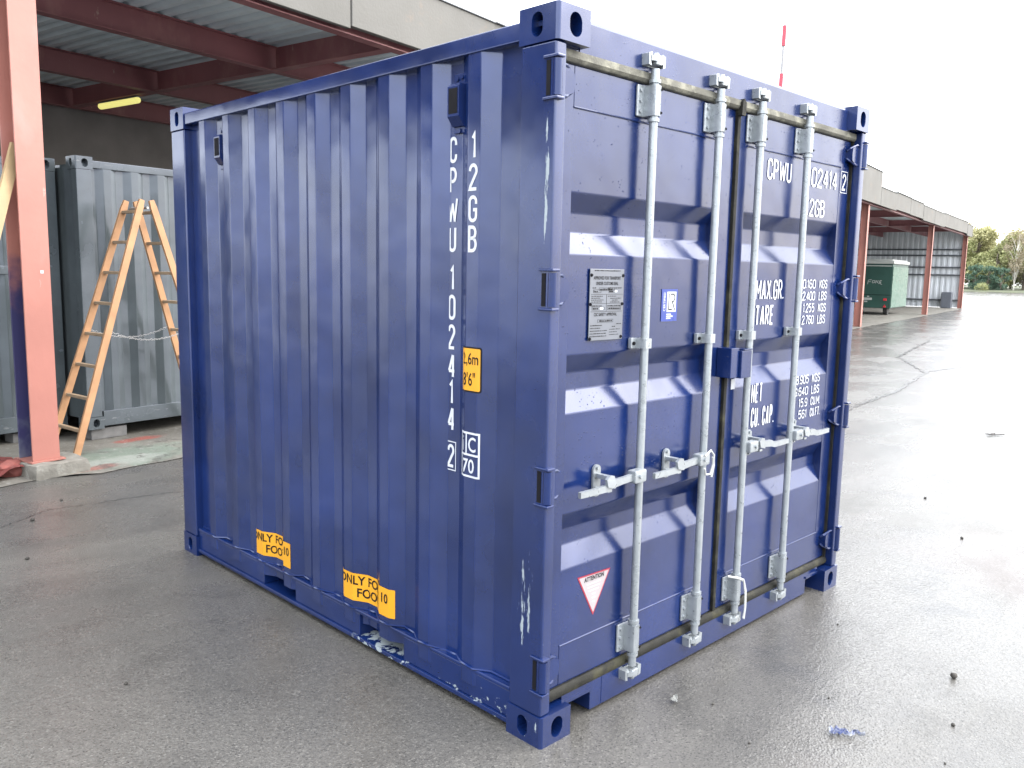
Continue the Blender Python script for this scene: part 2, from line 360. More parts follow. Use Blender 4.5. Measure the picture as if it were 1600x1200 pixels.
# ================================================================== BLUE CONTAINER
W, L, H = 2.438, 2.991, 2.591
box_c = tag(empty('shipping_container'), 'dark blue ten foot shipping container with corrugated side and galvanised door locking rods', 'container')
def casting_bm(wx=.162, wy=.178, h=.118, r=.012):
    bm = BM()
    def face(axis, a0, a1, hw, hh):
        def P(a, z, d=0): return (d, a, z) if axis == 0 else (a, d, z)
        n = 28; ca, cz = (a0+a1)/2+(.0 if axis else 0), h/2; O = []; I = []
        ha, hz = (a1-a0)/2, h/2
        ca = (a0+a1)/2
        for k in range(n):
            t = 2*math.pi*(k+.5)/n; c, s_ = math.cos(t), math.sin(t)
            q = min(ha/abs(c) if c else 9, hz/abs(s_) if s_ else 9); O.append([ca+c*q, cz+s_*q])
            # stadium shaped hole
            sx = max(-1, min(1, c*1.6)); dz = hh-hw
            I.append([ca+hw*c, cz+(dz if s_ > 0 else -dz)+hw*s_])
        for cx_, cz_ in ((a0, 0), (a1, 0), (a0, h), (a1, h)):
            j = min(range(n), key=lambda i: (O[i][0]-cx_)**2+(O[i][1]-cz_)**2); O[j] = [cx_, cz_]
        vo = [bm.verts.new(P(*q)) for q in O]; vi = [bm.verts.new(P(*q)) for q in I]
        vr = [bm.verts.new(P((q[0]-ca)*.93+ca, (q[1]-cz)*.95+cz, .006)) for q in I]
        vd = [bm.verts.new(P((q[0]-ca)*.93+ca, (q[1]-cz)*.95+cz, .07)) for q in I]
        for k in range(n):
            j = (k+1) % n
            bm.faces.new((vo[k], vo[j], vi[j], vi[k])); bm.faces.new((vi[k], vi[j], vr[j], vr[k])); bm.faces.new((vr[k], vr[j], vd[j], vd[k]))
        bm.faces.new(vd)
    face(0, r, wy, .0255, .0395); face(1, r, wx, .031, .0395)
    st = [(r-r*math.cos(t), r-r*math.sin(t)) for t in [math.pi/2*i/4 for i in range(5)]]
    sheet(bm, st, 2, 0, h)
    for z in (0, h):
        v = [bm.verts.new((x, y, z)) for x, y in st+[(wx, 0), (wx, wy), (0, wy)]]; bm.faces.new(v)
    for q in (((wx, 0), (wx, wy)), ((0, wy), (wx, wy))):
        v = [bm.verts.new((q[0][0], q[0][1], 0)), bm.verts.new((q[1][0], q[1][1], 0)), bm.verts.new((q[1][0], q[1][1], h)), bm.verts.new((q[0][0], q[0][1], h))]; bm.faces.new(v)
    bmesh.ops.remove_doubles(bm, verts=bm.verts, dist=.0002)
    return bm
def put_castings(parent, mat, w_, l_, h_):
    for X in (0, 1):
        for Y in (0, 1):
            for Z in (0, 1):
                bm = casting_bm()
                for v in bm.verts:
                    x, y, z = v.co
                    v.co = Vector((w_-x if X else x, l_-y if Y else y, z+(h_-.118 if Z else 0)))
                obj('corner_casting', bm, mat, parent, smooth=True)
put_castings(box_c, M_POST, W, L, H)
# ---- corrugated walls
XO, XI = .012, .048
def side_profile():
    p = [(XI, .15)]
    for k in range(9):
        o = .275*k; p += [(XI, .307+o), (XO, .379+o), (XO, .447+o), (XI, .512+o)]
    p += [(XI, 2.84)]
    return p
SP = side_profile()
def round_prof(p, r=.006):
    out = [p[0]]
    for i in range(1, len(p)-1):
        a, b, c = Vector(p[i-1]), Vector(p[i]), Vector(p[i+1]); d1 = (a-b).normalized(); d2 = (c-b).normalized()
        out += [tuple(b+d1*r), tuple(b+(d1+d2)*r*.28), tuple(b+d2*r)]
    return out+[p[-1]]
SPR = round_prof(SP)
side = obj('side_panel', sheet(BM(), SPR, 2, .1, 2.53), M_BLUE, box_c, smooth=True)
bm = sheet(BM(), SPR, 2, .1, 2.53)
for v in bm.verts: v.co.x = W-v.co.x
obj('side_panel', bm, M_BLUE, box_c, smooth=True)
bm = BM(); pr = [(.1, L-.048)]
for k in range(8): o = .2+.275*k; pr += [(o, L-.048), (o+.07, L-.012), (o+.14, L-.012), (o+.205, L-.048)]
pr.append((W-.1, L-.048)); obj('end_panel', sheet(bm, pr, 2, .1, 2.53), M_BLUE, box_c)
obj('roof_panel', box(BM(), .03, W-.03, .05, L-.03, 2.535, 2.552), M_BLUE, box_c)
obj('floor_panel', box(BM(), .07, W-.07, .1, L-.05, .16, .19), M_DARK, box_c)
# ---- posts
for X in (0, 1):
    for Yb in (0, 1):
        bm = BM()
        y0, y1 = (.010, .172) if not Yb else (L-.172, L-.006)
        box(bm, .004, .058, y0, y1, .118, H-.118, .009)
        if X:
            for v in bm.verts: v.co.x = W-v.co.x
        obj('corner_post', bm, M_POST, box_c, smooth=True)
# ---- rails
for X in (0, 1):
    bm = BM(); box(bm, .006, .066, .179, L-.179, 2.493, 2.556, .006)
    if X:
        for v in bm.verts: v.co.x = W-v.co.x
    obj('top_side_rail', bm, M_BLUE, box_c, smooth=True)
    bm = BM()
    def fx(bm):
        if X:
            for v in bm.verts: v.co.x = W-v.co.x
        return bm
    for a, b in ((.179, .832), (1.157, 1.72), (2.035, L-.179)): obj('bottom_side_rail', fx(box(BM(), .018, .1, a, b, .046, .152, .004)), M_RAIL, box_c, smooth=True)
    bm = BM(); box(bm, .014, .1, .179, L-.179, .1525, .17, .005); obj('bottom_rail_flange', fx(bm), M_RAIL, box_c, smooth=True)
    bm = BM(); box(bm, .008, .16, .179, L-.179, .026, .0455, .003); obj('bottom_rail_plate', fx(bm), M_RAIL, box_c, smooth=True)
    bm = BM()     # wavy weld bead where the panel meets the rail
    pts = [(min(x-.002, .05), y, .1745+.004*math.sin(y*31)+.003*math.sin(y*83)) for x, y in [(SP[0][0], SP[0][1]+.03)]+SP[1:-1]+[(SP[-1][0], SP[-1][1]-.03)]]
    tube(bm, pts, .006, 6); obj('weld_bead', fx(bm), M_RAIL, box_c, smooth=True)
for a, b in ((.832, 1.157), (1.72, 2.035)):
    for nm, q in (('pocket_wall', (a-.006, a-.001)), ('pocket_wall', (b+.001, b+.006))):
        obj('fork_pocket_wall', box(BM(), .101, W-.101, q[0], q[1], .046, .15), M_BLUE, box_c)
    obj('fork_pocket_floor', box(BM(), .161, W-.161, a-.006, b+.006, .03, .045), M_RAIL, box_c)  # floor carried on unseen across the container, added to keep the pocket dark
    obj('fork_pocket_top', box(BM(), .101, W-.101, a-.006, b+.006, .1515, .156), M_BLUE, box_c)
# end rail at the back
obj('end_rail', box(BM(), .163, W-.163, L-.07, L-.014, .03, .165, .005), M_BLUE, box_c)
obj('end_rail', box(BM(), .163, W-.163, L-.07, L-.014, 2.5, 2.58, .005), M_BLUE, box_c)
# ---- door end
DY = .062                                   # door face
bm = BM(); prism(bm, [(.046, 2.466), (.046, 2.566), (.052, 2.578), (.13, 2.586), (.13, 2.466)], 0, .163, W-.163)
obj('door_header', bm, M_DOOR, box_c)
for a, b in ((.05, .162), (W-.162, W-.05)): obj('header_gusset', box(BM(), a, b, .05, .13, 2.43, 2.472), M_DOOR, box_c)
# sill with two notches beside the castings
bm = BM()
prism(bm, [(.163, .096), (.163, .132), (W-.163, .132), (W-.163, .096), (2.16, .096), (2.14, .088), (2.14, .016), (.33, .016), (.33, .088), (.31, .096)], 1, .047, .2)
obj('door_sill', bm, M_TRIM, box_c)
for a, b in ((.164, .334), (2.135, W-.164)): obj('sill_lip', box(BM(), a, b, .04, .0465, .097, .108), M_TRIM, box_c)
bm = BM(); box(bm, .4, .404, .0455, .05, .018, .13); obj('weld_bead', bm, M_TRIM, box_c)
# seals round the doors
bm = BM()
prism(bm, [(.046, 2.430), (.040, 2.440), (.042, 2.4645), (.075, 2.4645), (.075, 2.426), (.052, 2.426)], 0, .06, W-.06); obj('top_seal', bm, M_RUB2, box_c, smooth=True)
bm = BM(); prism(bm, [(.054, .170), (.045, .160), (.042, .144), (.046, .1325), (.09, .1325), (.09, .170)], 0, .06, W-.06); obj('bottom_seal', bm, M_RUB, box_c, smooth=True)
for x0, x1 in ((.059, .072), (W-.072, W-.059)):
    obj('side_seal', box(BM(), x0, x1, .05, .1, .14, 2.43), M_RUB, box_c)
obj('centre_seal', box(BM(), 1.2105, 1.2345, .048, .1, .172, 2.445, .004), M_RUB, box_c, smooth=True)
obj('seal_tongue', prism(BM(), [(1.205, 2.40), (1.235, 2.40), (1.238, 2.455), (1.222, 2.47), (1.21, 2.455)], 1, .028, .046), M_RUB, box_c)
ZP = [2.43, 2.0, 1.932, 1.862, 1.785, 1.425, 1.355, 1.29, 1.21, .835, .762, .702, .62, .17]
YP = [0, 0, 1, 1, 0, 0, 1, 1, 0, 0, 1, 1, 0, 0]
DEP = .04
prof = round_prof([(DY+.002+DEP*k, z) for z, k in zip(ZP, YP)], .005)
doors = []
for i, (x0, x1, pa, pb) in enumerate(((.073, 1.209, .157, 1.09), (1.236, W-.073, 1.32, 2.262))):
    d = obj('door', sheet(BM(), prof, 0, x0+.02, x1-.02), M_DOOR, box_c, smooth=True); doors.append(d)
    for a, b in ((x0, pa), (pb, x1)): obj('door_stile', box(BM(), a, b, DY, DY+.055, .172, 2.425, .003), M_DOOR, d, smooth=True)
    for a, b in ((2.288, 2.4245), (.1725, .326)): obj('door_rail', box(BM(), pa+.0005, pb-.0005, DY-.0005, DY+.04, a, b, .002), M_DOOR, d, smooth=True)
    for q in (2.2865, .3275): obj('weld_bead', tube(BM(), [(pa, DY, q), (pb, DY, q)], .0035, 6), M_TRIM, d, smooth=True)
# ---- hinges
for X in (0, 1):
    for z in (2.355, 1.66, .972, .272):
        bm = BM()
        tube(bm, [(.016, .012, z-.058), (.016, .012, z+.058)], .0165, 12)
        poly = [(.02, z-.052), (.075, z-.052), (.118, z-.03), (.122, z), (.118, z+.03), (.075, z+.052), (.02, z+.052)]
        prism(bm, poly, 1, .028, .04)
        tube(bm, [(.022, .024, z+.05), (.078, .03, z+.05), (.12, .045, z+.03), (.124, .058, z+.02)], .007, 8)
        tube(bm, [(.022, .024, z-.05), (.078, .03, z-.05), (.12, .045, z-.03), (.124, .058, z-.02)], .007, 8)
        box(bm, .08, .12, .04, .064, z-.03, z+.03)
        lugs = [box(BM(), -.0035, .034, -.006, .062, q, q+.010, .003) for q in (z-.071, z+.062)]
        slot = box(BM(), .002, .006, .032, .05, z-.056, z+.056)
        for b_ in (bm, *lugs, slot):
            if X:
                for v in b_.verts: v.co.x = W-v.co.x
        obj('hinge', bm, M_TRIM, doors[X], smooth=True)
        [obj('hinge_lug', l_, M_POST, box_c, smooth=True) for l_ in lugs]; obj('hinge_slot', slot, M_DARK, box_c)
# ---- locking gear
RY = .020
RODS = (.562, 1.018, 1.358, 1.804)
for i, x in enumerate(RODS):
    d = doors[0 if i < 2 else 1]
    bm = tube(BM(), [(x, RY, .135), (x, RY, 2.475)], .0165, 16); obj('locking_rod', bm, M_GALV, d, smooth=True)
    for top in (1, 0):
        z0, z1 = (2.302, 2.418) if top else (.196, .312)
        bm = BM()
        box(bm, x-.062, x-.012, DY-.012, DY-.001, z0, z1, .005)                       # flange with bolts
        box(bm, x+.012, x+.045, DY-.012, DY-.001, z0, z1, .004)
        prism(bm, [(x-.022, DY-.003), (x-.024, RY), (x-.017, RY-.018), (x, RY-.024), (x+.017, RY-.018), (x+.024, RY), (x+.022, DY-.003)], 2, z0+.003, z1-.003)
        for q in (z0+.02, (z0+z1)/2, z1-.02): tube(bm, [(x-.045, DY-.018, q), (x-.045, DY-.01, q)], .0075, 8)
        obj('rod_bracket', bm, M_GALV, d, smooth=True)
        for q in (z0+.016, z1-.016): obj('bracket_hole', tube(BM(), [(x+.019, RY-.021, q), (x+.021, RY-.012, q)], .005, 8), M_DARK, d)
        for zz in ((z0-.018, z0-.006), (z1+.006, z1+.018)): obj('rod_collar', tube(BM(), [(x, RY, zz[0]), (x, RY, zz[1])], .0225, 14), M_GALV, d, smooth=True)
        # cam head and its keeper
        sg = 1 if top else -1; zc = 2.505 if top else .105
        bm = BM()
        box(bm, x-.020, x+.020, RY-.018, RY+.018, zc-.018, zc+.018, .005)
        prism(bm, [(x-.018, RY-.02), (x+.024, RY-.016), (x+.042, RY+.002), (x+.03, RY+.016), (x-.02, RY+.018)], 2, zc-.012, zc+.008)
        prism(bm, [(x-.04, RY-.010), (x-.018, RY-.022), (x+.0, RY-.02), (x-.012, RY+.012), (x-.034, RY+.012)], 2, zc-.006, zc+.013)
        tube(bm, [(x, RY, zc+sg*.012), (x, RY, zc+sg*.026)], [.015, .011], 10)
        obj('cam', bm, M_GALV, d, smooth=True)
        bm = BM()
        for s_ in (-1, 1):
            prism(bm, [(x+s_*.036, zc-.024), (x+s_*.05, zc-.02), (x+s_*.052, zc+.02), (x+s_*.034, zc+.026), (x+s_*.028, zc+.012), (x+s_*.038, zc)], 1, RY-.008, .048)
        box(bm, x-.050, x+.050, .0385, .0455, zc-.022, zc+.022, .003)
        obj('cam_keeper', bm, M_GALV, box_c, smooth=True)
    # mid guide
    bm = BM(); box(bm, x-.055, x-.014, DY-.02, DY-.002, 1.432, 1.474, .004); box(bm, x+.014, x+.05, DY-.02, DY-.002, 1.432, 1.474, .004)
    prism(bm, [(x-.026, DY-.003), (x-.026, RY-.004), (x-.018, RY-.02), (x+.018, RY-.02), (x+.026, RY-.004), (x+.026, DY-.003)], 2, 1.434, 1.472)
    obj('rod_guide', bm, M_GALV, d, smooth=True)
    for q in (-.043, .038): obj('bolt', tube(BM(), [(x+q, DY-.026, 1.453), (x+q, DY-.019, 1.453)], .007, 8), M_DARK, d)
    # handle
    s_ = -1 if i < 2 else 1
    hy = .004; zb = .922
    bm = BM()
    box(bm, min(x, x+s_*.075), max(x, x+s_*.075), hy-.022, hy+.022, zb-.012, zb+.04, .008)
    tube(bm, [(x+s_*.045, hy-.03, zb+.016), (x+s_*.045, hy+.03, zb+.016)], .009, 8)
    pts = [(x+s_*.05, hy, zb+.014), (x+s_*.13, hy-.004, zb+.012), (x+s_*.21, hy-.006, zb+.008), (x+s_*.23, hy-.012, zb), (x+s_*.30, hy-.010, zb-.002), (x+s_*.385, hy-.004, zb-.004)]
    wds = [.014, .013, .016, .013, .012, .011]
    prev = None
    for p, wz in zip(pts, wds):
        cur = [bm.verts.new((p[0], p[1]+a, p[2]+b)) for a, b in ((-.007, -wz), (.007, -wz), (.007, wz), (-.007, wz))]
        if prev:
            for k in range(4): bm.faces.new((prev[k], prev[(k+1) % 4], cur[(k+1) % 4], cur[k]))
        else: bm.faces.new(cur)
        prev = cur
    bm.faces.new(prev); obj('handle', bm, M_GALV, d, smooth=True)
    xc = x+s_*.225 if i < 2 else x+s_*.105
    bm = BM()
    zc = .938
    oval = [(xc+.022*math.cos(t), zc+(.04 if math.sin(t) > 0 else -.04)+.022*math.sin(t)) for t in [2*math.pi*(k+.5)/16 for k in range(16)]]
    prism(bm, oval, 1, DY-.01, DY-.001)
    box(bm, xc-.013, xc+.013, hy-.018, DY-.008, zc-.034, zc-.022, .003)
    prism(bm, [(xc-.03, zc+.02), (xc-.012, zc+.034), (xc+.012, zc+.03), (xc+.03, zc-.004), (xc+.02, zc-.02), (xc-.02, zc-.01)], 1, hy-.026, hy-.014)
    box(bm, xc-.011, xc+.011, hy-.02, DY-.008, zc+.012, zc+.03, .003)
    for q in (zc-.05, zc+.05): tube(bm, [(xc, DY-.018, q), (xc, DY-.008, q)], .008, 8)
    obj('handle_catch', bm, M_GALV, d, smooth=True)
# lock box
bm = BM(); box(bm, 1.155, 1.222, -.012, .061, 1.272, 1.405, .004); obj('lock_box', bm, M_TRIM, doors[0], smooth=True)
bm = BM(); box(bm, 1.224, 1.31, -.024, .061, 1.268, 1.392, .004); box(bm, 1.24, 1.315, -.026, .04, 1.3925, 1.398, .002); obj('lock_box', bm, M_TRIM, doors[1], smooth=True)
obj('white_tape', box(BM(), 1.286, 1.32, DY-.0025, DY-.0012, 1.205, 1.252), M_WHITE, doors[1])
# cords hanging on the locking gear
bm = BM(); x = RODS[2]
tube(bm, [(x-.06, .03, .325), (x-.02, .0, .315), (x+.03, -.004, .29), (x+.058, -.002, .23), (x+.066, .0, .15), (x+.064, .004, .09)], .005, 7)
tube(bm, [(x-.03, .01, .322), (x+.02, -.008, .30), (x+.046, -.006, .22), (x+.056, -.003, .14), (x+.05, .0, .1)], .004, 7); obj('cord', bm, M_TIE, doors[1], smooth=True)
bm = BM(); x = RODS[1]
tube(bm, [(x-.05, -.022, .955), (x-.01, -.024, .975), (x+.022, -.02, .95), (x+.03, -.014, .91), (x+.012, -.012, .865), (x-.03, -.016, .87), (x-.045, -.02, .9)], .0045, 7)
tube(bm, [(x+.02, -.018, .94), (x+.036, -.012, .9), (x+.028, -.008, .85)], .006, 7); obj('cord', bm, M_TIE, doors[0], smooth=True)
# ---- side vents
for y in (.522, 2.424):
    bm = BM(); xb = XI
    box(bm, xb-.008, xb-.001, y-.036, y+.036, 2.228, 2.445, .003)
    prism(bm, [(xb-.045, 2.285), (xb-.045, 2.392), (xb-.036, 2.402), (xb-.008, 2.402), (xb-.008, 2.25), (xb-.02, 2.252)], 1, y-.034, y+.030)
    v = obj('side_vent', bm, M_TRIM, box_c, smooth=False)
    for z, q in ((2.237, 0), (2.43, -.012), (2.425, .014)): obj('vent_rivet', tube(BM(), [(xb-.014, y+q, z), (xb-.006, y+q, z)], .009, 8), M_TRIM, v)
    obj('vent_slot', box(BM(), xb-.0465, xb-.0452, y-.026, y+.022, 2.295, 2.385), M_DARK, v)
# ---- lettering on the side
xi, xo = XI-.0012, XO-.0012
for ch, zc in zip('CPWU102414', (2.172, 2.059, 1.947, 1.838, 1.69, 1.577, 1.462, 1.348, 1.244, 1.137)):
    wd = .062 if ch == 'W' else (.028 if ch == '1' else .044)
    lettering(ch, SIDE(.567, zc-.049, xi), M_WHITE, side, wd, .098, .125, center=True)
for ch, zc in zip('12GB', (2.172, 2.059, 1.945, 1.836)):
    lettering(ch, SIDE(.413, zc-.049, xo), M_WHITE, side, .028 if ch == '1' else .048, .098, .125, center=True)
def frame_bm(a0, a1, b0, b1, t):
    bm = BM()
    for q in ((a0, a1, b0, b0+t), (a0, a1, b1-t, b1), (a0, a0+t, b0+t, b1-t), (a1-t, a1, b0+t, b1-t)):
        v = [bm.verts.new((x_, y_, 0)) for x_, y_ in ((q[0], q[2]), (q[1], q[2]), (q[1], q[3]), (q[0], q[3]))]; bm.faces.new(v)
    return bm
lettering('2', SIDE(.565, .942, xi), M_WHITE, side, .042, .094, .125, center=True)
obj('lettering', xform(frame_bm(-.031, .031, 0, .118, .004), SIDE(.565, .93, xi)), M_WHITE, side, keep=True)
# prints that follow the corrugation: u runs from the left edge towards the door
def on_profile(yl, off):
    P = [Vector(p) for p in SP][::-1]      # from far (left) to near (right)
    seg = []; started = False
    for a, b in zip(P[:-1], P[1:]):
        if not started:
            if a.y >= yl >= b.y and a.y != b.y:
                t = (a.y-yl)/(a.y-b.y); st = a+(b-a)*t; seg.append((st, b)); started = True
        else: seg.append((a, b))
    acc = [0]
    for a, b in seg: acc.append(acc[-1]+(b-a).length)
    def f(u, z, e=0):
        for i, (a, b) in enumerate(seg):
            if u <= acc[i+1]+1e-9 or i == len(seg)-1:
                d = (b-a).normalized(); q = a+d*(u-acc[i]); n = Vector((d.y, -d.x)) if d.y < 0 else Vector((-d.y, d.x))
                if n.x > 0: n = -n
                return Vector((q.x+n.x*(off+e), q.y+n.y*(off+e), z))
    return f, acc
def wrap(bm, yl, off, mat, name, parent, z0):
    f, acc = on_profile(yl, off)
    for a in acc[1:-1]:
        g = bm.verts[:]+bm.edges[:]+bm.faces[:]
        bmesh.ops.bisect_plane(bm, geom=g, plane_co=(a, 0, 0), plane_no=(1, 0, 0))
    bmesh.ops.remove_doubles(bm, verts=bm.verts, dist=1e-6)
    for v in bm.verts: v.co = f(v.co.x, z0+v.co.y)
    return obj(name, bm, mat, parent, keep=True)
def quad(a0, a1, b0, b1, r=0):
    bm = BM()
    P = [(a0, b0), (a1, b0), (a1, b1), (a0, b1)]
    if r:
        P = []
        for cx_, cy_, t0 in ((a1-r, b0+r, -90), (a1-r, b1-r, 0), (a0+r, b1-r, 90), (a0+r, b0+r, 180)):
            for k in range(5): P.append((cx_+r*math.cos(R(t0+k*22.5)), cy_+r*math.sin(R(t0+k*22.5))))
    bm.faces.new([bm.verts.new((x_, y_, 0)) for x_, y_ in P]); return bm
def shift(bm, dx, dy):
    for v in bm.verts: v.co.x += dx; v.co.y += dy
    return bm
# height sticker
wrap(quad(0, .118, 0, .172, .01), .474, .001, M_BLACK, 'height_sticker', side, 1.264)
wrap(quad(.006, .112, .006, .166, .006), .474, .0018, M_YEL, 'height_sticker', side, 1.264)
wrap(shift(text_bm('2,6m', .088, .052, .01), .016, .098), .474, .0025, M_BLACK, 'lettering', side, 1.264)
wrap(shift(text_bm("8'6\"", .072, .052, .01), .018, .024), .474, .0025, M_BLACK, 'lettering', side, 1.264)
# ic 70 sticker
wrap(frame_bm(0, .115, 0, .176, .008), .474, .001, M_WHITE, 'approval_sticker', side, .934)
wrap(quad(.008, .107, .084, .092), .474, .001, M_WHITE, 'approval_sticker', side, .934)
wrap(quad(.040, .047, .092, .168), .474, .001, M_WHITE, 'approval_sticker', side, .934)
wrap(shift(text_bm('i', .008, .058, .012), .018, .102), .474, .001, M_WHITE, 'lettering', side, .934)
wrap(shift(text_bm('C', .042, .058, .012), .055, .1), .474, .001, M_WHITE, 'lettering', side, .934)
wrap(shift(text_bm('70', .066, .056, .012), .022, .016), .474, .001, M_WHITE, 'lettering', side, .934)
# yellow stickers at the bottom
for yl, wd in ((2.135, .405), (1.305, .43)):
    zb = .206
    wrap(quad(0, wd, 0, .13), yl, .0015, M_YEL, 'warning_sticker', side, zb)
    wrap(shift(text_bm('ONLY FOR', .29, .044, .02), .012, .076), yl, .0025, M_BLACK, 'lettering', side, zb)
    wrap(shift(text_bm('10', .046, .044, .02), .346, .06), yl, .0025, M_BLACK, 'lettering', side, zb)
    wrap(shift(text_bm('FOOT', .165, .044, .02), .13, .018), yl, .0025, M_BLACK, 'lettering', side, zb)
# ---- lettering on the doors
dl = DY-.0006; d1 = doors[1]; d0 = doors[0]
lettering('CPWU', DOOR(1.508, 2.16, dl), M_WHITE, d1, .23, .097, .125)
lettering('102414', DOOR(1.905, 2.162, dl), M_WHITE, d1, .326, .096, .125)
lettering('2', DOOR(2.285, 2.17, dl-.002), M_WHITE, d1, .046, .086, .14)
obj('lettering', xform(frame_bm(0, .078, 0, .112, .004), DOOR(2.269, 2.157, dl-.002)), M_WHITE, d1, keep=True)
lettering('12GB', DOOR(1.905, 2.018, dl), M_WHITE, d1, .204, .088, .125)
lettering('MAX.GR.', DOOR(1.462, 1.608, dl), M_WHITE, d1, .27, .096, .11)
lettering('TARE', DOOR(1.471, 1.488, dl), M_WHITE, d1, .172, .096, .125)
for k, (a, b) in enumerate((('10.160', 'KGS'), ('22.400', 'LBS'), ('1.255', 'KGS'), ('2.760', 'LBS'))):
    z = 1.6605-.0605*k; x = (1.902, 1.895, 1.942, 1.938)[k]
    lettering(a, DOOR(x, z, dl), M_WHITE, d1, 2.066-x, .047, .13); lettering(b, DOOR(2.108, z, dl), M_WHITE, d1, .089, .047, .13)
lettering('NET', DOOR(1.477, 1.12, dl), M_WHITE, d1, .104, .094, .105)
lettering('CU. CAP.', DOOR(1.485, 1.003, dl), M_WHITE, d1, .222, .096, .105)
for k, (a, b) in enumerate((('8.905', 'KGS'), ('19.640', 'LBS'), ('15.9', 'CU.M.'), ('561', 'CU.FT.'))):
    z = 1.172-.0605*k; x = (1.919, 1.885, 1.962, 1.966)[k]
    lettering(a, DOOR(x, z, dl), M_WHITE, d1, 2.057-x, .047, .13); lettering(b, DOOR(2.094, z, dl), M_WHITE, d1, (.09, .09, .106, .114)[k], .047, .13)
# approval plate on the left door
bm = BM(); box(bm, .266, .465, DY-.006, DY-.002, 1.472, 1.735, .0015); obj('approval_plate', bm, M_PLATE, d0)
pl = DY-.0066
def ptext(s, x, z, wd, h, b=.01): return lettering(s, DOOR(x, z, pl), M_BLACK, d0, wd, h, b)
ptext('APPROVED FOR TRANSPORT', .285, 1.696, .16, .0125, .02); ptext('UNDER CUSTOMS SEAL', .3, 1.676, .13, .0125, .02)
ptext('CSC SAFETY APPROVAL', .292, 1.562, .135, .012, .02)
bm = BM()
random.seed(5)
for z in (1.728, 1.645, 1.604, 1.59, 1.577): pass
for z, a, b in ((1.6415, .272, .459), (1.608, .272, .459), (1.578, .272, .459)): box(bm, a, b, pl, pl+.0004, z, z+.0012)
box(bm, .362, .3635, pl, pl+.0004, 1.578, 1.641)
for z, a, b in ((1.655, .318, .41), (1.648, .285, .33), (1.648, .375, .425), (1.584, .28, .352), (1.584, .37, .45), (1.538, .315, .405)):
    for q in ((a, b, z, z+.0009), (a, b, z+.011, z+.0119), (a, a+.0009, z, z+.011), (b-.0009, b, z, z+.011)): box(bm, q[0], q[1], pl, pl+.0004, q[2], q[3])
def scribble(a, b, z, h):
    x = a
    while x < b:
        wd = random.uniform(.004, .012); box(bm, x, min(x+wd, b), pl, pl+.0004, z, z+h*random.uniform(.7, 1)); x += wd+random.uniform(.0015, .004)
for z, a, b, h in ((1.727, .29, .44, .004), (1.657, .325, .4, .007), (1.664, .28, .3, .004), (1.664, .372, .45, .004), (1.65, .288, .31, .006), (1.65, .378, .4, .006),
                   (1.634, .275, .34, .003), (1.627, .275, .325, .003), (1.62, .275, .345, .003), (1.613, .275, .335, .003), (1.634, .37, .42, .003), (1.626, .385, .45, .003), (1.619, .395, .43, .003), (1.612, .385, .44, .003),
                   (1.598, .278, .335, .004), (1.598, .37, .45, .004), (1.587, .285, .315, .006), (1.587, .376, .445, .006), (1.541, .325, .398, .006),
                   (1.526, .272, .34, .0035), (1.516, .272, .33, .0035), (1.506, .272, .37, .0035), (1.496, .272, .365, .0035), (1.486, .272, .37, .0035), (1.53, .425, .455, .003), (1.52, .4, .42, .004), (1.51, .385, .45, .003), (1.5, .385, .43, .003), (1.49, .385, .44, .003)):
    scribble(a, b, z, h)
obj('plate_print', bm, M_BLACK, d0)
for x_, z in ((.273, 1.712), (.458, 1.712), (.271, 1.606), (.457, 1.606), (.272, 1.479), (.455, 1.482)): obj('rivet', tube(BM(), [(x_, pl-.004, z), (x_, pl+.001, z)], [.0045, .007], 8), M_DARK, d0)
obj('plate_print', box(box(BM(), .41, .425, pl-.0002, pl+.0002, 1.649, 1.658), .325, .345, pl-.0002, pl+.0002, 1.586, 1.594), M_WHITE, d0)
# certification sticker
obj('certificate_sticker', box(BM(), .722, .832, DY-.0006, DY+.0006, 1.53, 1.66), M_LRB, d0)
sy = DY-.0012
obj('certificate_sticker', xform(quad(.758, .822, 1.568, 1.65), Matrix(((1, 0, 0, 0), (0, 0, -1, sy), (0, 1, 0, 0), (0, 0, 0, 1)))), M_WHITE, d0, keep=True)
bm = BM()
def stroke(bm, pts, t, y):
    for (a, b), (c, e) in zip(pts[:-1], pts[1:]):
        d = Vector((c-a, e-b)); d.normalize(); n = Vector((-d.y, d.x))*t/2; k = d*t*.35
        v = [bm.verts.new((p[0], y, p[1])) for p in ((a-k.x+n.x, b-k.y+n.y), (a-k.x-n.x, b-k.y-n.y), (c+k.x-n.x, e+k.y-n.y), (c+k.x+n.x, e+k.y+n.y))]; bm.faces.new(v)
stroke(bm, [(.771, 1.642), (.771, 1.578), (.792, 1.578)], .005, sy-.0006)
stroke(bm, [(.783, 1.64), (.803, 1.64), (.811, 1.633), (.812, 1.62), (.803, 1.611), (.795, 1.61), (.813, 1.577)], .005, sy-.0006)
obj('lettering', bm, M_BLACK, d0, keep=True)
bm = text_bm('CERTIFIED', .075, .014, .02); bm = xform(bm, Matrix.Rotation(R(90), 4, 'Z'))
obj('lettering', xform(bm, DOOR(.748, 1.572, sy)), M_WHITE, d0, keep=True)
bm = BM(); 
for z, a in ((1.556, .79), (1.548, .802), (1.54, .788)): box(bm, .757, a, sy, sy+.0004, z, z+.005)
obj('sticker_print', bm, M_WHITE, d0)
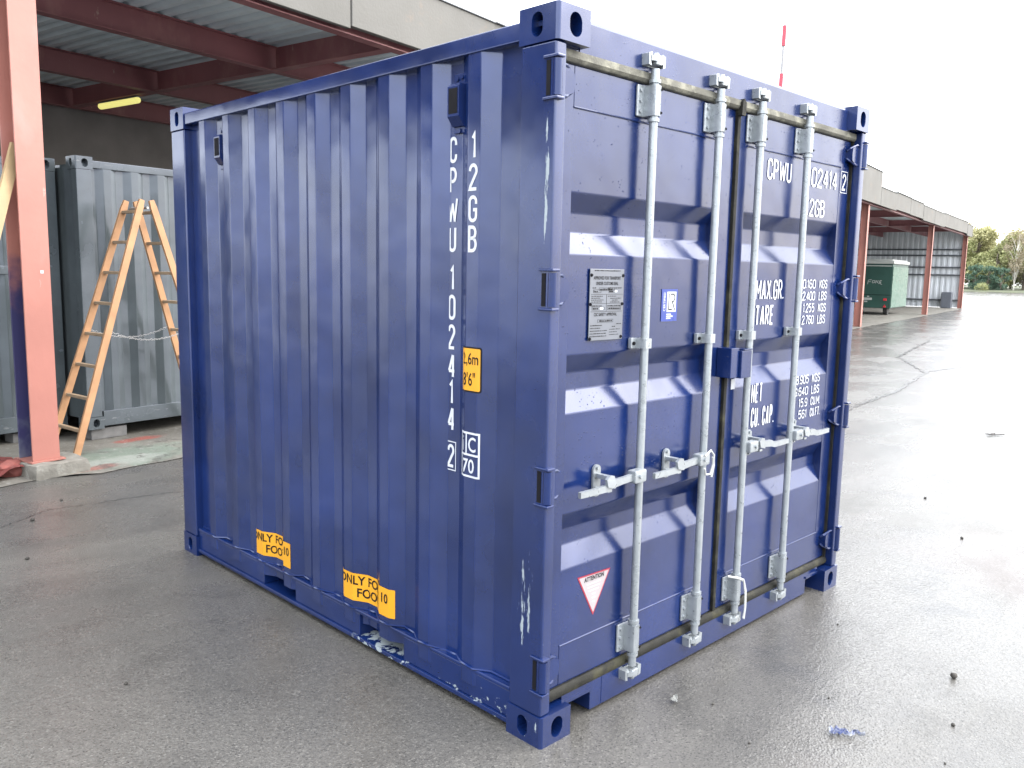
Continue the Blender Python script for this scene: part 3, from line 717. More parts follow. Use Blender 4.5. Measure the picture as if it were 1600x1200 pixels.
# warning triangle
def tri(k, y, mat, nm):
    P = [(.253, .57), (.452, .564), (.352, .395)]; c = (.352, .51)
    bm = BM(); bm.faces.new([bm.verts.new((c[0]+(p[0]-c[0])*k, y, c[1]+(p[1]-c[1])*k)) for p in P]); return obj(nm, bm, mat, d0, keep=True)
tri(1, DY+.0008, M_RED, 'warning_sticker'); tri(.9, DY+.0002, M_PINK, 'warning_sticker')
lettering('ATTENTION', DOOR(.293, .54, DY-.0006), M_BLACK, d0, .118, .019, .03)
M_GREYP = simple('faint_grey_print', (.5, .5, .53), .5)
bm = BM()
for z, a, b in ((.526, .31, .39), (.512, .315, .388), (.498, .322, .382), (.482, .342, .36), (.466, .342, .362), (.45, .345, .358)):
    x = a
    while x < b: wd = random.uniform(.004, .01); box(bm, x, min(b, x+wd), DY-.0006, DY-.0003, z, z+.004); x += wd+.003
obj('sticker_print', bm, M_GREYP, d0)

# ================================================================== OPEN SHED
random.seed(11)
def steel_red(name, base, blue=False):
    m, nt, b = M_(name); p = pos(nt)
    c = mix(nt, rng(nt, noise(nt, p, 1.2, 5), .3, .7, 0, 1), tuple(x*.85 for x in base), tuple(min(1, x*1.15) for x in base))
    c = mix(nt, rng(nt, noise(nt, p, 2.1, 4, .6, sx=(1, 1, .6)), .55, .7, 0, .45), c, (.4, .2, .185))
    c = mix(nt, rng(nt, noise(nt, p, 16, 5, .7, sx=(1, 1, .35)), .66, .7, 0, .7), c, (.4, .28, .25))
    if blue:
        sp = N(nt, 'ShaderNodeSeparateXYZ'); lk(nt, p, sp.inputs[0])
        k = mth(nt, 'ADD', sp.outputs[2], rng(nt, noise(nt, p, 3, 4), .2, .8, -.35, .35))
        c = mix(nt, rng(nt, k, 1.35, 1.75, .95, 0, True), c, (.012, .02, .08))
        c = mix(nt, rng(nt, k, .35, .15, 0, .5, True), c, (.15, .17, .19))
    lk(nt, c, b.inputs['Base Color']); b.inputs['Roughness'].default_value = .5
    lk(nt, bump(nt, noise(nt, p, 20, 4), .12, .01), b.inputs['Normal']); return m
M_RED1 = steel_red('red_oxide_paint', (.31, .13, .105)); M_REDW = steel_red('red_oxide_oversprayed', (.31, .13, .105), True)
M_BEAM = steel_red('red_oxide_beam', (.24, .09, .098))
M_FASC = simple('cement_fascia', (.115, .1125, .104), .75, 0, .12, 1.2, .25, 30, dirt=(2.6, .6, (.2, .14, .1), .45))
M_SOFF = simple('roof_sheet_metal', (.62, .7, .74), .45, .0, .15, 1.3, .05, 20)
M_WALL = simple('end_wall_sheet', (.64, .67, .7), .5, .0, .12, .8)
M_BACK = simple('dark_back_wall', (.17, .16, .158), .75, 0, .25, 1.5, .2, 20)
M_GIRT = simple('grey_girt', (.07, .078, .088), .6)
M_CONC = simple('rough_concrete', (.15, .143, .125), .85, 0, .25, 9, .7, 30, dirt=(16, .55, (.25, .25, .23), .7))
shed = tag(empty('open_shed', C0, CA), 'long open fronted shed with red steel columns, metal roof and pale cement fascia', 'shed')
def column(s, base=0, mats=(M_RED1, M_RED1), n0=0, wd=.215, dep=.23, top=4.235):
    """I-section: front flange faces the yard"""
    bm = BM(); box(bm, s-wd/2, s+wd/2, n0, n0+.016, base, top, .002); c = obj('column', bm, mats[0], shed)
    bm = BM(); box(bm, s-.006, s+.006, n0+.0165, n0+dep-.0165, base, top); obj('column_web', bm, mats[1], c)
    bm = BM(); box(bm, s-wd/2, s+wd/2, n0+dep-.016, n0+dep, base, top, .002); obj('column_flange', bm, mats[1], c)
    return c
c = column(.0, .125, (M_RED1, M_REDW))
obj('paper_label', box(BM(), .03, .055, -.0015, -.0005, 1.63, 1.655), M_WHITE, c)
obj('base_plate', box(BM(), -.13, .14, -.03, .27, .112, .1245), M_RED1, c)
for s in (14.0, 27.9, 41.2): column(s)
column(53.0)
column(-13.6)  # unseen left run of the canopy, added so the blue side panel reflects it
# concrete footing of the near column
bm = BM(); bmesh.ops.create_cube(bm, size=1); bmesh.ops.subdivide_edges(bm, edges=bm.edges, cuts=7, use_grid_fill=True)
for v in bm.verts:
    q = Vector((v.co.x*.44, v.co.y*.42, v.co.z*.15)); k = mnoise.noise(q*9)*.02+mnoise.noise(q*28)*.012
    e = 1-max(0, abs(v.co.x)+abs(v.co.y)+abs(v.co.z)-1.15)*.18
    v.co = Vector((q.x*e*(1+k*2)+.06, q.y*e*(1+k*2)+.06, q.z*(1 if v.co.z > .3 else e)+k*.5+.034))
obj('footing', bm, M_CONC, shed, smooth=True)
# beams
for nn in (.02, 2.1, 4.7, 7.05):
    bm = BM(); a, b = -13.8, 53.2  # left part is out of view, put in for the side-panel reflection
    box(bm, a, b, nn-.006, nn+.006, 4.212, 4.488); box(bm, a, b, nn-.07, nn+.07, 4.2, 4.2115); box(bm, a, b, nn-.07, nn+.07, 4.4885, 4.5)
    obj('roof_beam', bm, M_BEAM, shed)
for ss in (-9.5, 4.1, 14, 21, 28, 34.5, 41.2, 47):
    for q0, q1 in ((.1, 2.02), (2.18, 4.62), (4.78, 6.97)):
        bm = BM(); box(bm, ss-.006, ss+.006, q0, q1, 4.215, 4.485); box(bm, ss-.075, ss+.075, q0, q1, 4.203, 4.2145); obj('cross_beam', bm, M_BEAM, shed)
# corrugated roof, ribs run front to back; unseen left end added for reflections
bm = BM(); pr = []; s = -13.95
while s < 53.3: pr += [(s, 4.545), (s+.05, 4.545), (s+.085, 4.503), (s+.165, 4.503)]; s += .2
A = [[bm.verts.new((a, q, z)) for a, z in pr] for q in (-.08, 8.1)]
for k in range(len(pr)-1): bm.faces.new((A[0][k], A[0][k+1], A[1][k+1], A[1][k]))
obj('roof_sheet', bm, M_SOFF, shed)
obj('roof_deck', box(BM(), -13.95, 53.3, -.07, 8.1, 4.56, 4.62), M_FASC, shed)
# fascia boards; those left of the near column are unseen, added for reflections
s = -13.9; k = 0
edges = [-13.9, -11.8, -9.3, -6.8, -4.3, -1.8, .75, 3.3, 5.85, 8.4, 10.9, 13.4, 15.9, 18.4, 20.9, 23.1, 25.4, 28.9, 31.6, 34.4, 37.3, 40.2, 43.2, 46.2, 49.2, 51.4, 53.6]
for a, b in zip(edges[:-1], edges[1:]):
    tall = 20.9 <= a < 28.8
    j = random.uniform(-.02, .02) if a < 28 else random.uniform(-.05, .05)
    bm = BM(); box(bm, a+.006, b-.006, -.15+random.uniform(-.008, .008), -.085, 4.245+j, (5.38 if tall else 4.875)+j, .006)
    f = obj('fascia_board', bm, M_FASC, shed)
    bm = BM(); box(bm, a+.002, b-.002, -.175, -.06, (5.38 if tall else 4.875)+j+.001, (5.38 if tall else 4.875)+j+.016); obj('fascia_cap', bm, M_GIRT, f)
# back and end walls; unseen left run stays open behind, for reflected sky
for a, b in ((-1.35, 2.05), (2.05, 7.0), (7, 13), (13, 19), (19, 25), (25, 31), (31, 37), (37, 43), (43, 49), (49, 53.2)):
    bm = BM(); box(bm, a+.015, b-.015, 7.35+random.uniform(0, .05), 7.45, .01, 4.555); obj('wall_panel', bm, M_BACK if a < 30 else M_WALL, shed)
bm = BM(); pr = []; q = .25
while q < 7.3: pr += [(53.1, q), (53.1, q+.11), (53.16, q+.15), (53.16, q+.26)]; q += .3
obj('end_wall', sheet(bm, pr, 2, .05, 4.555), M_WALL, shed)
for z in (.42, 1.9, 2.35, 3.05, 3.4):
    bm = BM(); box(bm, 52.98, 53.09, .2, 7.3, z, z+.09); obj('wall_girt', bm, M_GIRT, shed)
for z in (2.3, 3.2): obj('wall_girt', box(BM(), 30, 52.9, 7.22, 7.34, z, z+.1), M_GIRT, shed)
# ---- lamp under the roof
lt = tag(empty('fluorescent_lamp', ST(4.1, 5.12, 0), CA), 'lit yellow fluorescent tube lamp below the shed roof', 'lamp')
m, nt_, b = M_('lamp_glow'); b.inputs['Base Color'].default_value = (.8, .75, .2, 1); b.inputs['Emission Color'].default_value = (1, .92, .3, 1); b.inputs['Emission Strength'].default_value = .17
bm = BM(); tube(bm, [(0, .0, 4.14), (0, .03, 4.14), (0, 1.05, 4.14), (0, 1.08, 4.14)], [.03, .048, .048, .03], 10); obj('tube_cover', bm, m, lt, smooth=True)
bm = BM(); box(bm, -.035, .035, .02, 1.06, 4.175, 4.2, .006); obj('lamp_housing', bm, M_PLATE, lt)

# ================================================================== GREY CONTAINERS
GREY = (.06, .072, .077)
M_GREY = paint('grey_green_paint', GREY, (.1, .2), wave=.35, var=.14, streak=.6)
M_GREY2 = paint('grey_green_paint_worn', GREY, (.16, .3), wave=.4, var=.18, wear=[(-9, 9, -9, 9, 0, .16, .6), (-9, 9, -9, 9, 2.5, 2.6, .6)], wearcol=(.13, .14, .14), wearscale=(8, 8, 30))
def grey_container(name, loc, rz, length, label, midrail):
    t = tag(empty(name, loc, rz), label, 'container', 'grey containers below the shed roof')
    dp, h = 2.438, 2.591
    put_castings(t, M_GREY2, length, dp, h)
    for X in (0, 1):
        for Yb in (0, 1):
            bm = BM(); box(bm, .004, .15, .004, .1, .118, h-.118, .008)
            for v in bm.verts:
                if X: v.co.x = length-v.co.x
                if Yb: v.co.y = dp-v.co.y
            obj('corner_post', bm, M_GREY2, t, smooth=True)
    for y0, y1 in ((.008, .07), (dp-.07, dp-.008)):
        bm = BM(); box(bm, .163, length-.163, y0, y1, .02, .17, .006); obj('bottom_rail', bm, M_GREY2, t, smooth=True)
        bm = BM(); box(bm, .163, length-.163, y0+.004, y1, h-.1, h-.03, .006); obj('top_rail', bm, M_GREY2, t, smooth=True)
        if midrail: bm = BM(); box(bm, .15, length-.15, y0, y0+.06, 1.5, 1.58, .006); obj('mid_rail', bm, M_GREY2, t, smooth=True)
    pr = [(.12, .05)]; x = .2; 
    while x < length-.45: pr += [(x, .05), (x+.068, .016), (x+.14, .016), (x+.208, .05)]; x += .278
    pr.append((length-.12, .05))
    obj('side_panel', sheet(BM(), round_prof(pr), 2, .1, 2.5), M_GREY, t, smooth=True)
    obj('side_panel', sheet(BM(), [(a, dp-b) for a, b in pr], 2, .1, 2.5), M_GREY, t)
    for x in (.02, length-.05): obj('end_panel', box(BM(), x, x+.03, .1, dp-.1, .1, 2.5), M_GREY, t)
    obj('roof_panel', box(BM(), .05, length-.05, .05, dp-.05, 2.5, 2.53), M_GREY, t)
    return t
g1 = grey_container('shipping_container', (.66, 6.62, .115), R(8.5), 6.058, 'grey container behind the wooden stepladder, corner post and castings showing', False)
g2 = grey_container('shipping_container', (-2.363, 6.527, .10), R(8.5), 2.991, 'grey container with horizontal middle rail behind the leaning plank', True)
M_TIMB = simple('dark_timber', (.1, .1, .1), .8, 0, .3, 12)
k = 0
for (x, y), lab in (((.70, 6.66), 'short dark support block below the corner of the grey container by the ladder'), ((.1, 6.97), 'short dark support block below the grey container behind the red column')):
    bm = BM(); box(bm, -.0, .36, 0, .18, .006, .112 if x > .5 else .098, .006)
    o = obj('support_block', bm, M_TIMB); o.location = (x, y, 0); o.rotation_euler.z = R(8.5); tag(o, lab, 'block')

# ================================================================== STEPLADDER
M_WOOD = simple('ladder_wood', (.35, .19, .095), .6, 0, .2, 6, .1, 40, dirt=(7, .6, (.28, .19, .12), .5))
M_RUNG = simple('ladder_rung_wood', (.26, .19, .125), .65, 0, .2, 10)
M_CHAIN = simple('chain_steel', (.3, .3, .3), .4, .5)
lad = tag(empty('stepladder', (1.07, 6.02, 0), math.atan2(.12, .99)), 'wooden double stepladder standing open before the grey container', 'ladder')
HT = 2.3; SPR_ = .755
def rail(t0, w0, t1, w1):
    """rail from foot (x=t0,y=w0) to top (x=t1,y=w1) as a tapered board"""
    bm = BM(); a = Vector((t0, w0, .006)); b = Vector((t1, w1, HT)); d = (b-a).normalized()
    yv = Vector((0, 1, 0)); yv = (yv-d*yv.dot(d)).normalized(); xv = yv.cross(d)
    rings = []
    for i, p in enumerate((a, a+(b-a)*.97, b)):
        hx, hy = (.03, .03, .022)[i], .014
        rings.append([bm.verts.new(p+xv*sx*hx+yv*sy*hy) for sx, sy in ((-1, -1), (1, -1), (1, 1), (-1, 1))])
    for i in range(2):
        for k in range(4): bm.faces.new((rings[i][k], rings[i][(k+1) % 4], rings[i+1][(k+1) % 4], rings[i+1][k]))
    bm.faces.new(rings[0]); bm.faces.new(rings[-1]); return bm
WN0, WF0, WN1, WF1 = 0, .5, .02, .30
for sg in (-1, 1):
    for w0, w1 in ((WN0, WN1), (WF0, WF1)):
        obj('rail', rail(sg*SPR_, w0+(0 if sg < 0 else .0), sg*.045, w1), M_WOOD, lad)
    for i in range(8):
        z = .24+.279*i; t = z/HT; x = sg*(SPR_+(.045-SPR_)*t); y0 = WN0+(WN1-WN0)*t; y1 = WF0+(WF1-WF0)*t
        bm = BM(); box(bm, x-.02, x+.02, y0+.013, y1-.013, z-.014, z+.014, .005); obj('rung', bm, M_RUNG, lad, smooth=True)
bm = tube(BM(), [(0, WN1-.02, HT-.07), (0, WF1+.02, HT-.07)], .012, 8); obj('hinge_pin', bm, M_CHAIN, lad, smooth=True)
for w0, w1 in ((WN0, WN1), (WF0, WF1)):
    bm = BM(); z = 1.12; t = z/HT; xx = SPR_+(.045-SPR_)*t; y = w0+(w1-w0)*t
    npt = 46
    for i in range(npt):
        q = (i+.5)/npt; x = -xx+2*xx*q; zz = z-.1*(1-(2*q-1)**2)+.004*math.sin(i*2.1)
        a = .020
        tube(bm, [(x-a*.8, y, zz-.004), (x, y+(.006 if i % 2 else 0), zz+(.006 if not i % 2 else 0)), (x+a*.8, y, zz-.004)], .003, 5)
    obj('safety_chain', bm, M_CHAIN, lad)
# plank leaning on the near column
M_PLK = simple('pale_plank_wood', (.33, .235, .13), .65, 0, .15, 5, .1, 40)
bm = BM(); a = Vector((-.92, 5.12, .01)); b = Vector((-.095, 5.60, 2.62)); d = (b-a).normalized(); nv = Vector((.3, -.95, 0)); nv = (nv-d*nv.dot(d)).normalized(); sv = d.cross(nv)
v = [bm.verts.new(p+sv*x_+nv*y_) for p in (a, b) for x_, y_ in ((-.045, -.014), (.045, -.014), (.045, .014), (-.045, .014))]
for q in ((0, 1, 2, 3), (7, 6, 5, 4), (0, 4, 5, 1), (1, 5, 6, 2), (2, 6, 7, 3), (3, 7, 4, 0)): bm.faces.new([v[i] for i in q])
tag(obj('plank', bm, M_PLK), 'pale timber plank leaning against the red steel column', 'plank')
# bent red metal sheet on the ground
M_SHEET = simple('red_sheet_metal', (.25, .07, .062), .5, 0, .2, 5, .2, 20, dirt=(6, .58, (.3, .21, .19), .6))
bm = BM(); nx, ny = 16, 12; G = []
for i in range(nx+1):
    row = []
    for j in range(ny+1):
        x = -.95+.78*i/nx; y = 5.28+.45*j/ny+.28*i/nx-.05
        z = .03+.035*math.sin(i*.55+.4)+.05*max(0, (i-10)/6)+.02*mnoise.noise(Vector((i*.4, j*.5, 0)))
        row.append(bm.verts.new((x+.02*mnoise.noise(Vector((i, j, 3))), y+.03*mnoise.noise(Vector((i*.7, j*.7, 9))), max(.012, z))))
    G.append(row)
for i in range(nx):
    for j in range(ny): bm.faces.new((G[i][j], G[i+1][j], G[i+1][j+1], G[i][j+1]))
g = bmesh.ops.solidify(bm, geom=bm.faces[:], thickness=.004)
tag(obj('metal_sheet', bm, M_SHEET, smooth=True), 'crumpled red metal sheet lying beside the column footing', 'sheet')
M_BRICK = simple('red_rubble', (.2, .06, .05), .8, 0, .25, 12, .5, 30)
bm = BM(); bmesh.ops.create_icosphere(bm, subdivisions=3, radius=.5)
for v in bm.verts: v.co *= 1+.3*mnoise.noise(v.co*3); v.co = Vector((v.co.x*.2, v.co.y*.16, v.co.z*.16))
o = tag(obj('rubble', bm, M_BRICK, smooth=True), 'lump of red painted rubble between metal sheet and column', 'rubble'); o.location = (-.26, 5.62, .06)

# ================================================================== TRAILER
M_TRG = simple('trailer_green', (.014, .055, .043), .45, 0, .12, 2)
M_TRL = simple('trailer_side_green', (.045, .115, .082), .35, 0, .12, 2)
M_TRW = simple('trailer_white', (.36, .375, .355), .4, 0, .06)
M_TYRE = simple('tyre_rubber', (.03, .03, .03), .8)
M_TAIL = simple('tail_light_red', (.5, .03, .04), .25)
tr = tag(empty('box_trailer', ST(38.6, 1.15, 0), CA), 'dark green box trailer with white roof edge parked in the shed', 'trailer')
TW, TL, TH = 2.45, 3.6, 2.6
bm = BM(); box(bm, 0, TL, .012, TW, .32, TH-.26, .03); obj('body', bm, M_TRG, tr, smooth=True)
bm = BM()
for i in range(12):
    z0 = .36+i*.155; o_ = .012*math.sin(i*1.3)
    box(bm, .02+.015*math.sin(i*1.9)*(1 if i > 3 else 0), TL-.02, -.012+o_*.3, .011, z0, z0+.155)
obj('side_cover', bm, M_TRL, tr)
bm = BM(); box(bm, -.03, TL+.03, -.04, TW+.03, TH-.255, TH-.09, .04); box(bm, .05, TL-.05, .05, TW-.05, TH-.1, TH-.04, .03); obj('roof', bm, M_TRW, tr, smooth=True)
bm = BM(); box(bm, .5, 1.1, 1.5, 2.2, TH-.035, TH+.12, .04); obj('roof_vent', bm, M_TRW, tr, smooth=True)
bm = BM(); box(bm, -.012, -.001, .05, TW-.03, TH-.36, TH-.32); obj('trim_strip', bm, M_TRW, tr)
bm = BM(); box(bm, -.014, -.001, .02, TW-.02, .92, .94); obj('door_gap', bm, M_DARK, tr)
for y0 in (.18, TW-.32):
    bm = BM(); box(bm, -.035, -.001, y0, y0+.14, .67, .78, .01); obj('tail_light', bm, M_TAIL, tr)
    bm = BM(); prism(bm, [(y0+.0, .36), (y0+.15, .36), (y0+.075, .5)], 0, -.02, -.001); obj('reflector', bm, M_TAIL, tr)
    bm = BM()
    tube(bm, [(.55, y0+.02, .24), (.55, y0+.2, .24)], .24, 18); t_ = obj('wheel', bm, M_TYRE, tr, smooth=True)
bm = BM(); box(bm, -.02, -.001, .83, 1.36, .68, .79); obj('number_plate', bm, M_TRW, tr)
for q in ((.95, 1.04, .82, .87), (1.2, 1.29, .82, .87), (1.02, 1.16, .58, .64)): obj('plate_lamp', box(BM(), -.02, -.001, *q), M_TRW, tr)
bm = BM()
def gst(pts): stroke(bm, [(p[0], p[1]) for p in pts], .022, 0)
for pts in ([(0, 0), (.02, .18), (.16, .2)], [(.02, .1), (.12, .11)], [(.2, .06), (.2, .15), (.29, .17), (.31, .08), (.22, .05)], [(.34, .04), (.36, .17), (.43, .06), (.45, .18)], [(.48, .02), (.54, .18), (.6, .16)], [(.5, .1), (.58, .1), (.52, .04), (.62, -.01)]): gst(pts)
obj('lettering', xform(bm, Matrix(((0, -1, 0, -.003), (-1, 0, 0, 1.06), (0, 0, 1, 1.42), (0, 0, 0, 1)))), M_TRW, tr, keep=True)
for q in (-.3, .3): obj('drawbar', tube(BM(), [(TL, TW/2+q, .4), (TL+1.2, TW/2+q*.1, .4)], .04, 8), M_DARK, tr)
bm = BM(); box(bm, 0, .5, 0, .55, .01, .95, .02); box(bm, -.01, .0, .03, .52, .05, .9)
o = tag(obj('utility_cabinet', bm, M_PLATE), 'small pale grey cabinet at the end wall of the shed', 'cabinet'); o.matrix_world = Matrix.Translation(ST(52.3, .5)) @ Matrix.Rotation(CA, 4, 'Z')

# ================================================================== MAST
M_MR = simple('mast_red', (.3, .03, .055), .5); M_MW = simple('mast_white', (.22, .22, .23), .5)
mast = tag(empty('radio_mast', (55.4, 29.2, 0)), 'red and white striped mast rising behind the blue container', 'mast')
z = 0; k = 0
segs = [(0, 6.0, 1), (6, 7.4, 0), (7.4, 8.8, 1), (8.8, 10.2, 0), (10.2, 11.6, 1), (11.6, 13, 0), (13, 14.75, 1), (14.75, 16.0, 0), (16.0, 17.9, 1), (17.9, 19.3, 0)]
for a, b_, wt in segs:
    bm = tube(BM(), [(.02*(a-10), 0, a), (.02*(b_-10), 0, b_)], .15 if not wt else .1, 10); obj('mast_section', bm, M_MW if wt else M_MR, mast, smooth=True)
bm = tube(BM(), [(.187, 0, 19.3), (.2, 0, 19.6)], .03, 6); obj('mast_tip', bm, M_MW, mast)

# ================================================================== LITTER ON THE YARD
M_STONE = simple('dark_stone', (.03, .027, .023), .7, 0, .3, 40, .4, 60)
random.seed(21)
spots = [(1.30, -.98, .009), (3.9, -.2, .012), (2.5, -1.0, .007), (2.9, .4, .006), (4.8, .35, .012), (-.9, 1.5, .009), (-1.1, 2.6, .01), (-.5, 4.2, .014), (-.75, 3.4, .012), (-1.35, .6, .007), (1.0, -1.05, .005), (.6, -.5, .005), (.75, -.25, .006), (1.9, -.25, .006), (-.2, 4.6, .012), (1.15, -.55, .005)]
bm = BM(); bmesh.ops.create_icosphere(bm, subdivisions=2, radius=1)
for v in bm.verts: v.co *= 1+.35*mnoise.noise(v.co*1.7+Vector((4, 4, 4)))
sm = obj('stone', bm, M_STONE, smooth='all'); sm.location = (1.725, -.846, .013); sm.scale = (.016, .014, .013)
tag(sm, 'largest dark stone lying alone on the bright wet asphalt', 'stone', 'small stones on the yard')
for x, y, r in spots:
    o = inst(sm, None, (x, y, r*.6), (0, 0, random.uniform(0, 6)), (r, r*.8, r*.7)); tag(o, 'small dark stone scattered on the wet asphalt', 'stone', 'small stones on the yard')
M_RAG = simple('blue_white_plastic', (.05, .08, .25), .35, 0, .5, 25, .2, 50, dirt=(30, .42, (.36, .38, .42), .9))
def scrap(name, loc, rz, lx, ly, lab, mat, seed):
    bm = BM(); nx, ny = 14, 6; G = []
    for i in range(nx+1):
        row = []
        for j in range(ny+1):
            t = i/nx; x = (t-.5)*lx; y = (j/ny-.5)*ly*(1.1-.9*t)*(1+.4*mnoise.noise(Vector((i*.6, seed, 0))))
            z = .010+.012*abs(mnoise.noise(Vector((i*.5, j*.7, seed))))*2.2
            row.append(bm.verts.new((x, y+.012*mnoise.noise(Vector((i*.45, seed, 2))), z)))
        G.append(row)
    for i in range(nx):
        for j in range(ny): bm.faces.new((G[i][j], G[i+1][j], G[i+1][j+1], G[i][j+1]))
    bmesh.ops.solidify(bm, geom=bm.faces[:], thickness=.0015)
    o = obj(name, bm, mat, smooth=True); o.location = loc; o.rotation_euler.z = rz; return tag(o, lab, 'litter')
scrap('plastic_scrap', (.925, -.725, 0), R(-58), .13, .04, 'crumpled blue and white plastic scrap on the asphalt in front', M_RAG, 1)
scrap('paper_scrap', (.66, -.13, 0), R(20), .045, .025, 'tiny white torn scrap by the sill of the blue container', M_TIE, 4)
M_LEAF = simple('dark_leaf', (.05, .045, .04), .5)
scrap('dead_leaf', (8.26, .81, 0), R(-40), .22, .09, 'dark dead leaf lying far out on the wet asphalt', M_LEAF, 7)

# ================================================================== TREES
M_BARK = simple('bark', (.12, .1, .08), .9, 0, .3, 6)
M_BIRCH = simple('birch_bark', (.55, .53, .48), .8, 0, .2, 3)
def leafmat(name, c1, c2):
    m, nt, b = M_(name); p = pos(nt)
    oi = N(nt, 'ShaderNodeNewGeometry')
    c = mix(nt, rng(nt, oi.outputs['Random Per Island'], 0, 1, 0, 1), c1, c2); lk(nt, c, b.inputs['Base Color']); b.inputs['Roughness'].default_value = .6
    b.inputs['Transmission Weight'].default_value = 0
    tr_ = N(nt, 'ShaderNodeBsdfTranslucent'); lk(nt, c, tr_.inputs[0]); mx = N(nt, 'ShaderNodeMixShader'); mx.inputs[0].default_value = .35
    lk(nt, b.outputs[0], mx.inputs[1]); lk(nt, tr_.outputs[0], mx.inputs[2]); lk(nt, mx.outputs[0], nt.nodes['Material Output'].inputs[0]); return m
LM = [leafmat('spring_leaves', (.19, .21, .085), (.34, .35, .17)), leafmat('yellow_leaves', (.24, .24, .11), (.4, .38, .2)), leafmat('evergreen_leaves', (.05, .1, .07), (.1, .165, .11)), leafmat('sparse_twigs', (.2, .17, .12), (.3, .26, .17))]
def make_tree(h, cr, n, leaf, seed, lm, tm, base=.25, dens=1):
    rnd = random.Random(seed)
    bm = BM(); tube(bm, [(0, 0, -.1), (.05*h*.1, 0, h*.35), (rnd.uniform(-.2, .2), rnd.uniform(-.2, .2), h*.92)], [(h*.022+.03)*(.4 if tm is M_BIRCH else 1), (h*.015+.02)*(.4 if tm is M_BIRCH else 1), .02], 8)
    clumps = []
    for i in range(int(16*dens)):
        a = rnd.uniform(0, 6.28); t = rnd.uniform(base, .97); rr = cr*math.sqrt(max(.06, 1-((t-.55)/.5)**2))*rnd.uniform(.35, .95)
        c = Vector((rr*math.cos(a), rr*math.sin(a), h*t)); clumps.append((c, cr*rnd.uniform(.25, .5)))
        tube(bm, [(0, 0, h*max(.12, t-.28)), (c.x*.5, c.y*.5, h*(t-.1)), tuple(c)], [(h*.008+.015)*(.4 if tm is M_BIRCH else 1), (h*.005+.01)*(.4 if tm is M_BIRCH else 1), .01], 5)
    tb = bm
    bm = BM()
    for i in range(n):
        c, r_ = rnd.choice(clumps); d = Vector((rnd.gauss(0, 1), rnd.gauss(0, 1), rnd.gauss(0, .8))).normalized()*r_*rnd.uniform(.3, 1.05)**.7
        p = c+d; a = Vector((rnd.gauss(0, 1), rnd.gauss(0, 1), rnd.gauss(0, 1))).normalized(); b = a.orthogonal().normalized(); k = leaf*rnd.uniform(.5, 1.2)
        q = a.cross(b)
        bm.faces.new([bm.verts.new(p+b*k*.5), bm.verts.new(p+q*k*.35), bm.verts.new(p-b*k*.5), bm.verts.new(p-q*k*.35)])
    return tb, bm
PROTO = {}
def tree(kind, loc, sc, rz, label, group):
    spec = {'spring': (8, 3.2, 9000, .36, 1, LM[0], M_BARK, .2, 1.4), 'yellow': (8.5, 2.9, 8000, .34, 2, LM[1], M_BARK, .28, 1.3), 'evergreen': (3.6, 1.25, 2600, .22, 3, LM[2], M_BARK, .06, 1.6), 'bare': (10, 2.2, 1800, .3, 4, LM[3], M_BIRCH, .35, 1.5), 'shrub': (1.6, 1.3, 1500, .2, 5, LM[0], M_BARK, .05, 1.2)}[kind]
    t = tag(empty({'spring': 'broadleaf_tree', 'yellow': 'broadleaf_tree', 'evergreen': 'evergreen_tree', 'bare': 'birch_tree', 'shrub': 'shrub'}[kind], loc, rz), label, 'shrub' if kind == 'shrub' else 'tree', group); t.scale = (sc, sc, sc)
    if kind not in PROTO:
        a, b = make_tree(*spec); PROTO[kind] = (obj('trunk', a, spec[6], t, smooth=True), obj('crown', b, spec[5], t, keep=True))
    else:
        for s_ in PROTO[kind]: inst(s_, t)
    return t
GT = 'trees at the far edge of the yard'
tree('spring', (139, 43.5, 0), 1.15, 0, 'leafy spring green tree directly right of the shed end', GT)
tree('yellow', (141, 41.0, 0), 1.08, 1.4, 'pale yellow green tree second from the shed end', GT)
tree('spring', (138, 37.3, 0), .95, 2.2, 'spring green tree behind the dark evergreens', GT)
tree('yellow', (140, 34.0, 0), 1.0, 3.7, 'pale yellow green tree at the right picture edge', GT)
tree('bare', (136, 34.2, 0), .9, .5, 'slender nearly bare birch with pale trunk at right', GT)
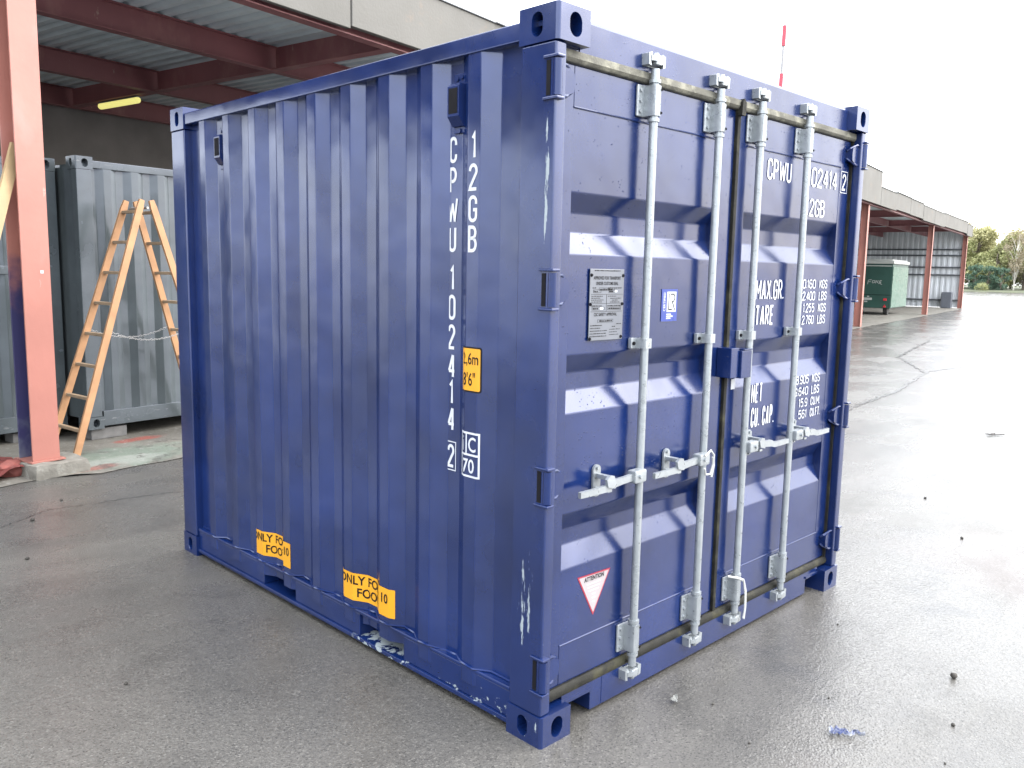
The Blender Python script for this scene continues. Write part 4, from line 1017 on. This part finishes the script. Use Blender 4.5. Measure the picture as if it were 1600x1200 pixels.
tree('bare', (146, 45.0, 0), 1.12, 2.5, 'tall sparse tree topping the shed end', GT)
tree('evergreen', (132, 38.2, 0), 1.0, 0, 'dark evergreen bush nearest the shed end', GT)
tree('evergreen', (132.5, 36.6, 0), .97, 1.7, 'dark evergreen bush second from the shed end', GT)
tree('evergreen', (132.5, 34.9, 0), .92, 3.1, 'dark evergreen bush beside the pale birch trunk', GT)
for k, (x, y, sc, kd) in enumerate(((150, 47.5, 1.2, 'yellow'), (151, 44.3, 1.12, 'spring'), (150, 41.6, 1.05, 'yellow'), (151, 38.6, 1.08, 'spring'), (150, 35.6, 1.0, 'spring'))):
    tree(kd, (x, y, 0), sc, 2.1*k+.4, ('first', 'second', 'third', 'fourth', 'fifth')[k]+' tree of the back row counted from the shed end', GT)
tree('shrub', (130, 40.6, 0), .8, 0, 'low green shrub at the foot of the leafy tree by the shed', GT)
tree('shrub', (129, 36.2, 0), .7, 2, 'low olive shrub before the dark evergreens', GT)
for (x, y, sc, kd), lab in zip(((141, 29.5, 1.1, 'spring'), (139, 25, 1.2, 'yellow'), (142, 20, 1.05, 'spring'), (140, 14.5, 1.15, 'yellow'), (143, 48, 1.0, 'yellow'), (144, 53, 1.0, 'spring')),
        ('first tree beyond the right picture edge, spring green', 'second tree beyond the right picture edge, yellowish', 'third tree beyond the right picture edge, spring green', 'fourth tree beyond the right picture edge, yellowish', 'yellowish tree hidden behind the far end of the shed', 'spring green tree hidden behind the shed wall')):
    tree(kd, (x, y, 0), sc, y, lab, GT)
# grass verge below the trees
M_GRASS = simple('verge_grass', (.05, .058, .03), .9, 0, .35, .6, .3, 10)
bm = BM(); A = []
for i in range(41):
    y = -70+i*3.6; xe = 126+2*mnoise.noise(Vector((y*.1, 0, 0)))-(.1*max(0, 20-y)); A.append((bm.verts.new((xe, y, .02)), bm.verts.new((xe+2, y, .25)), bm.verts.new((190, y, .6))))
for i in range(40):
    for k in range(2): bm.faces.new((A[i][k], A[i][k+1], A[i+1][k+1], A[i+1][k]))
tag(obj('grass_verge', bm, M_GRASS), kind='structure')
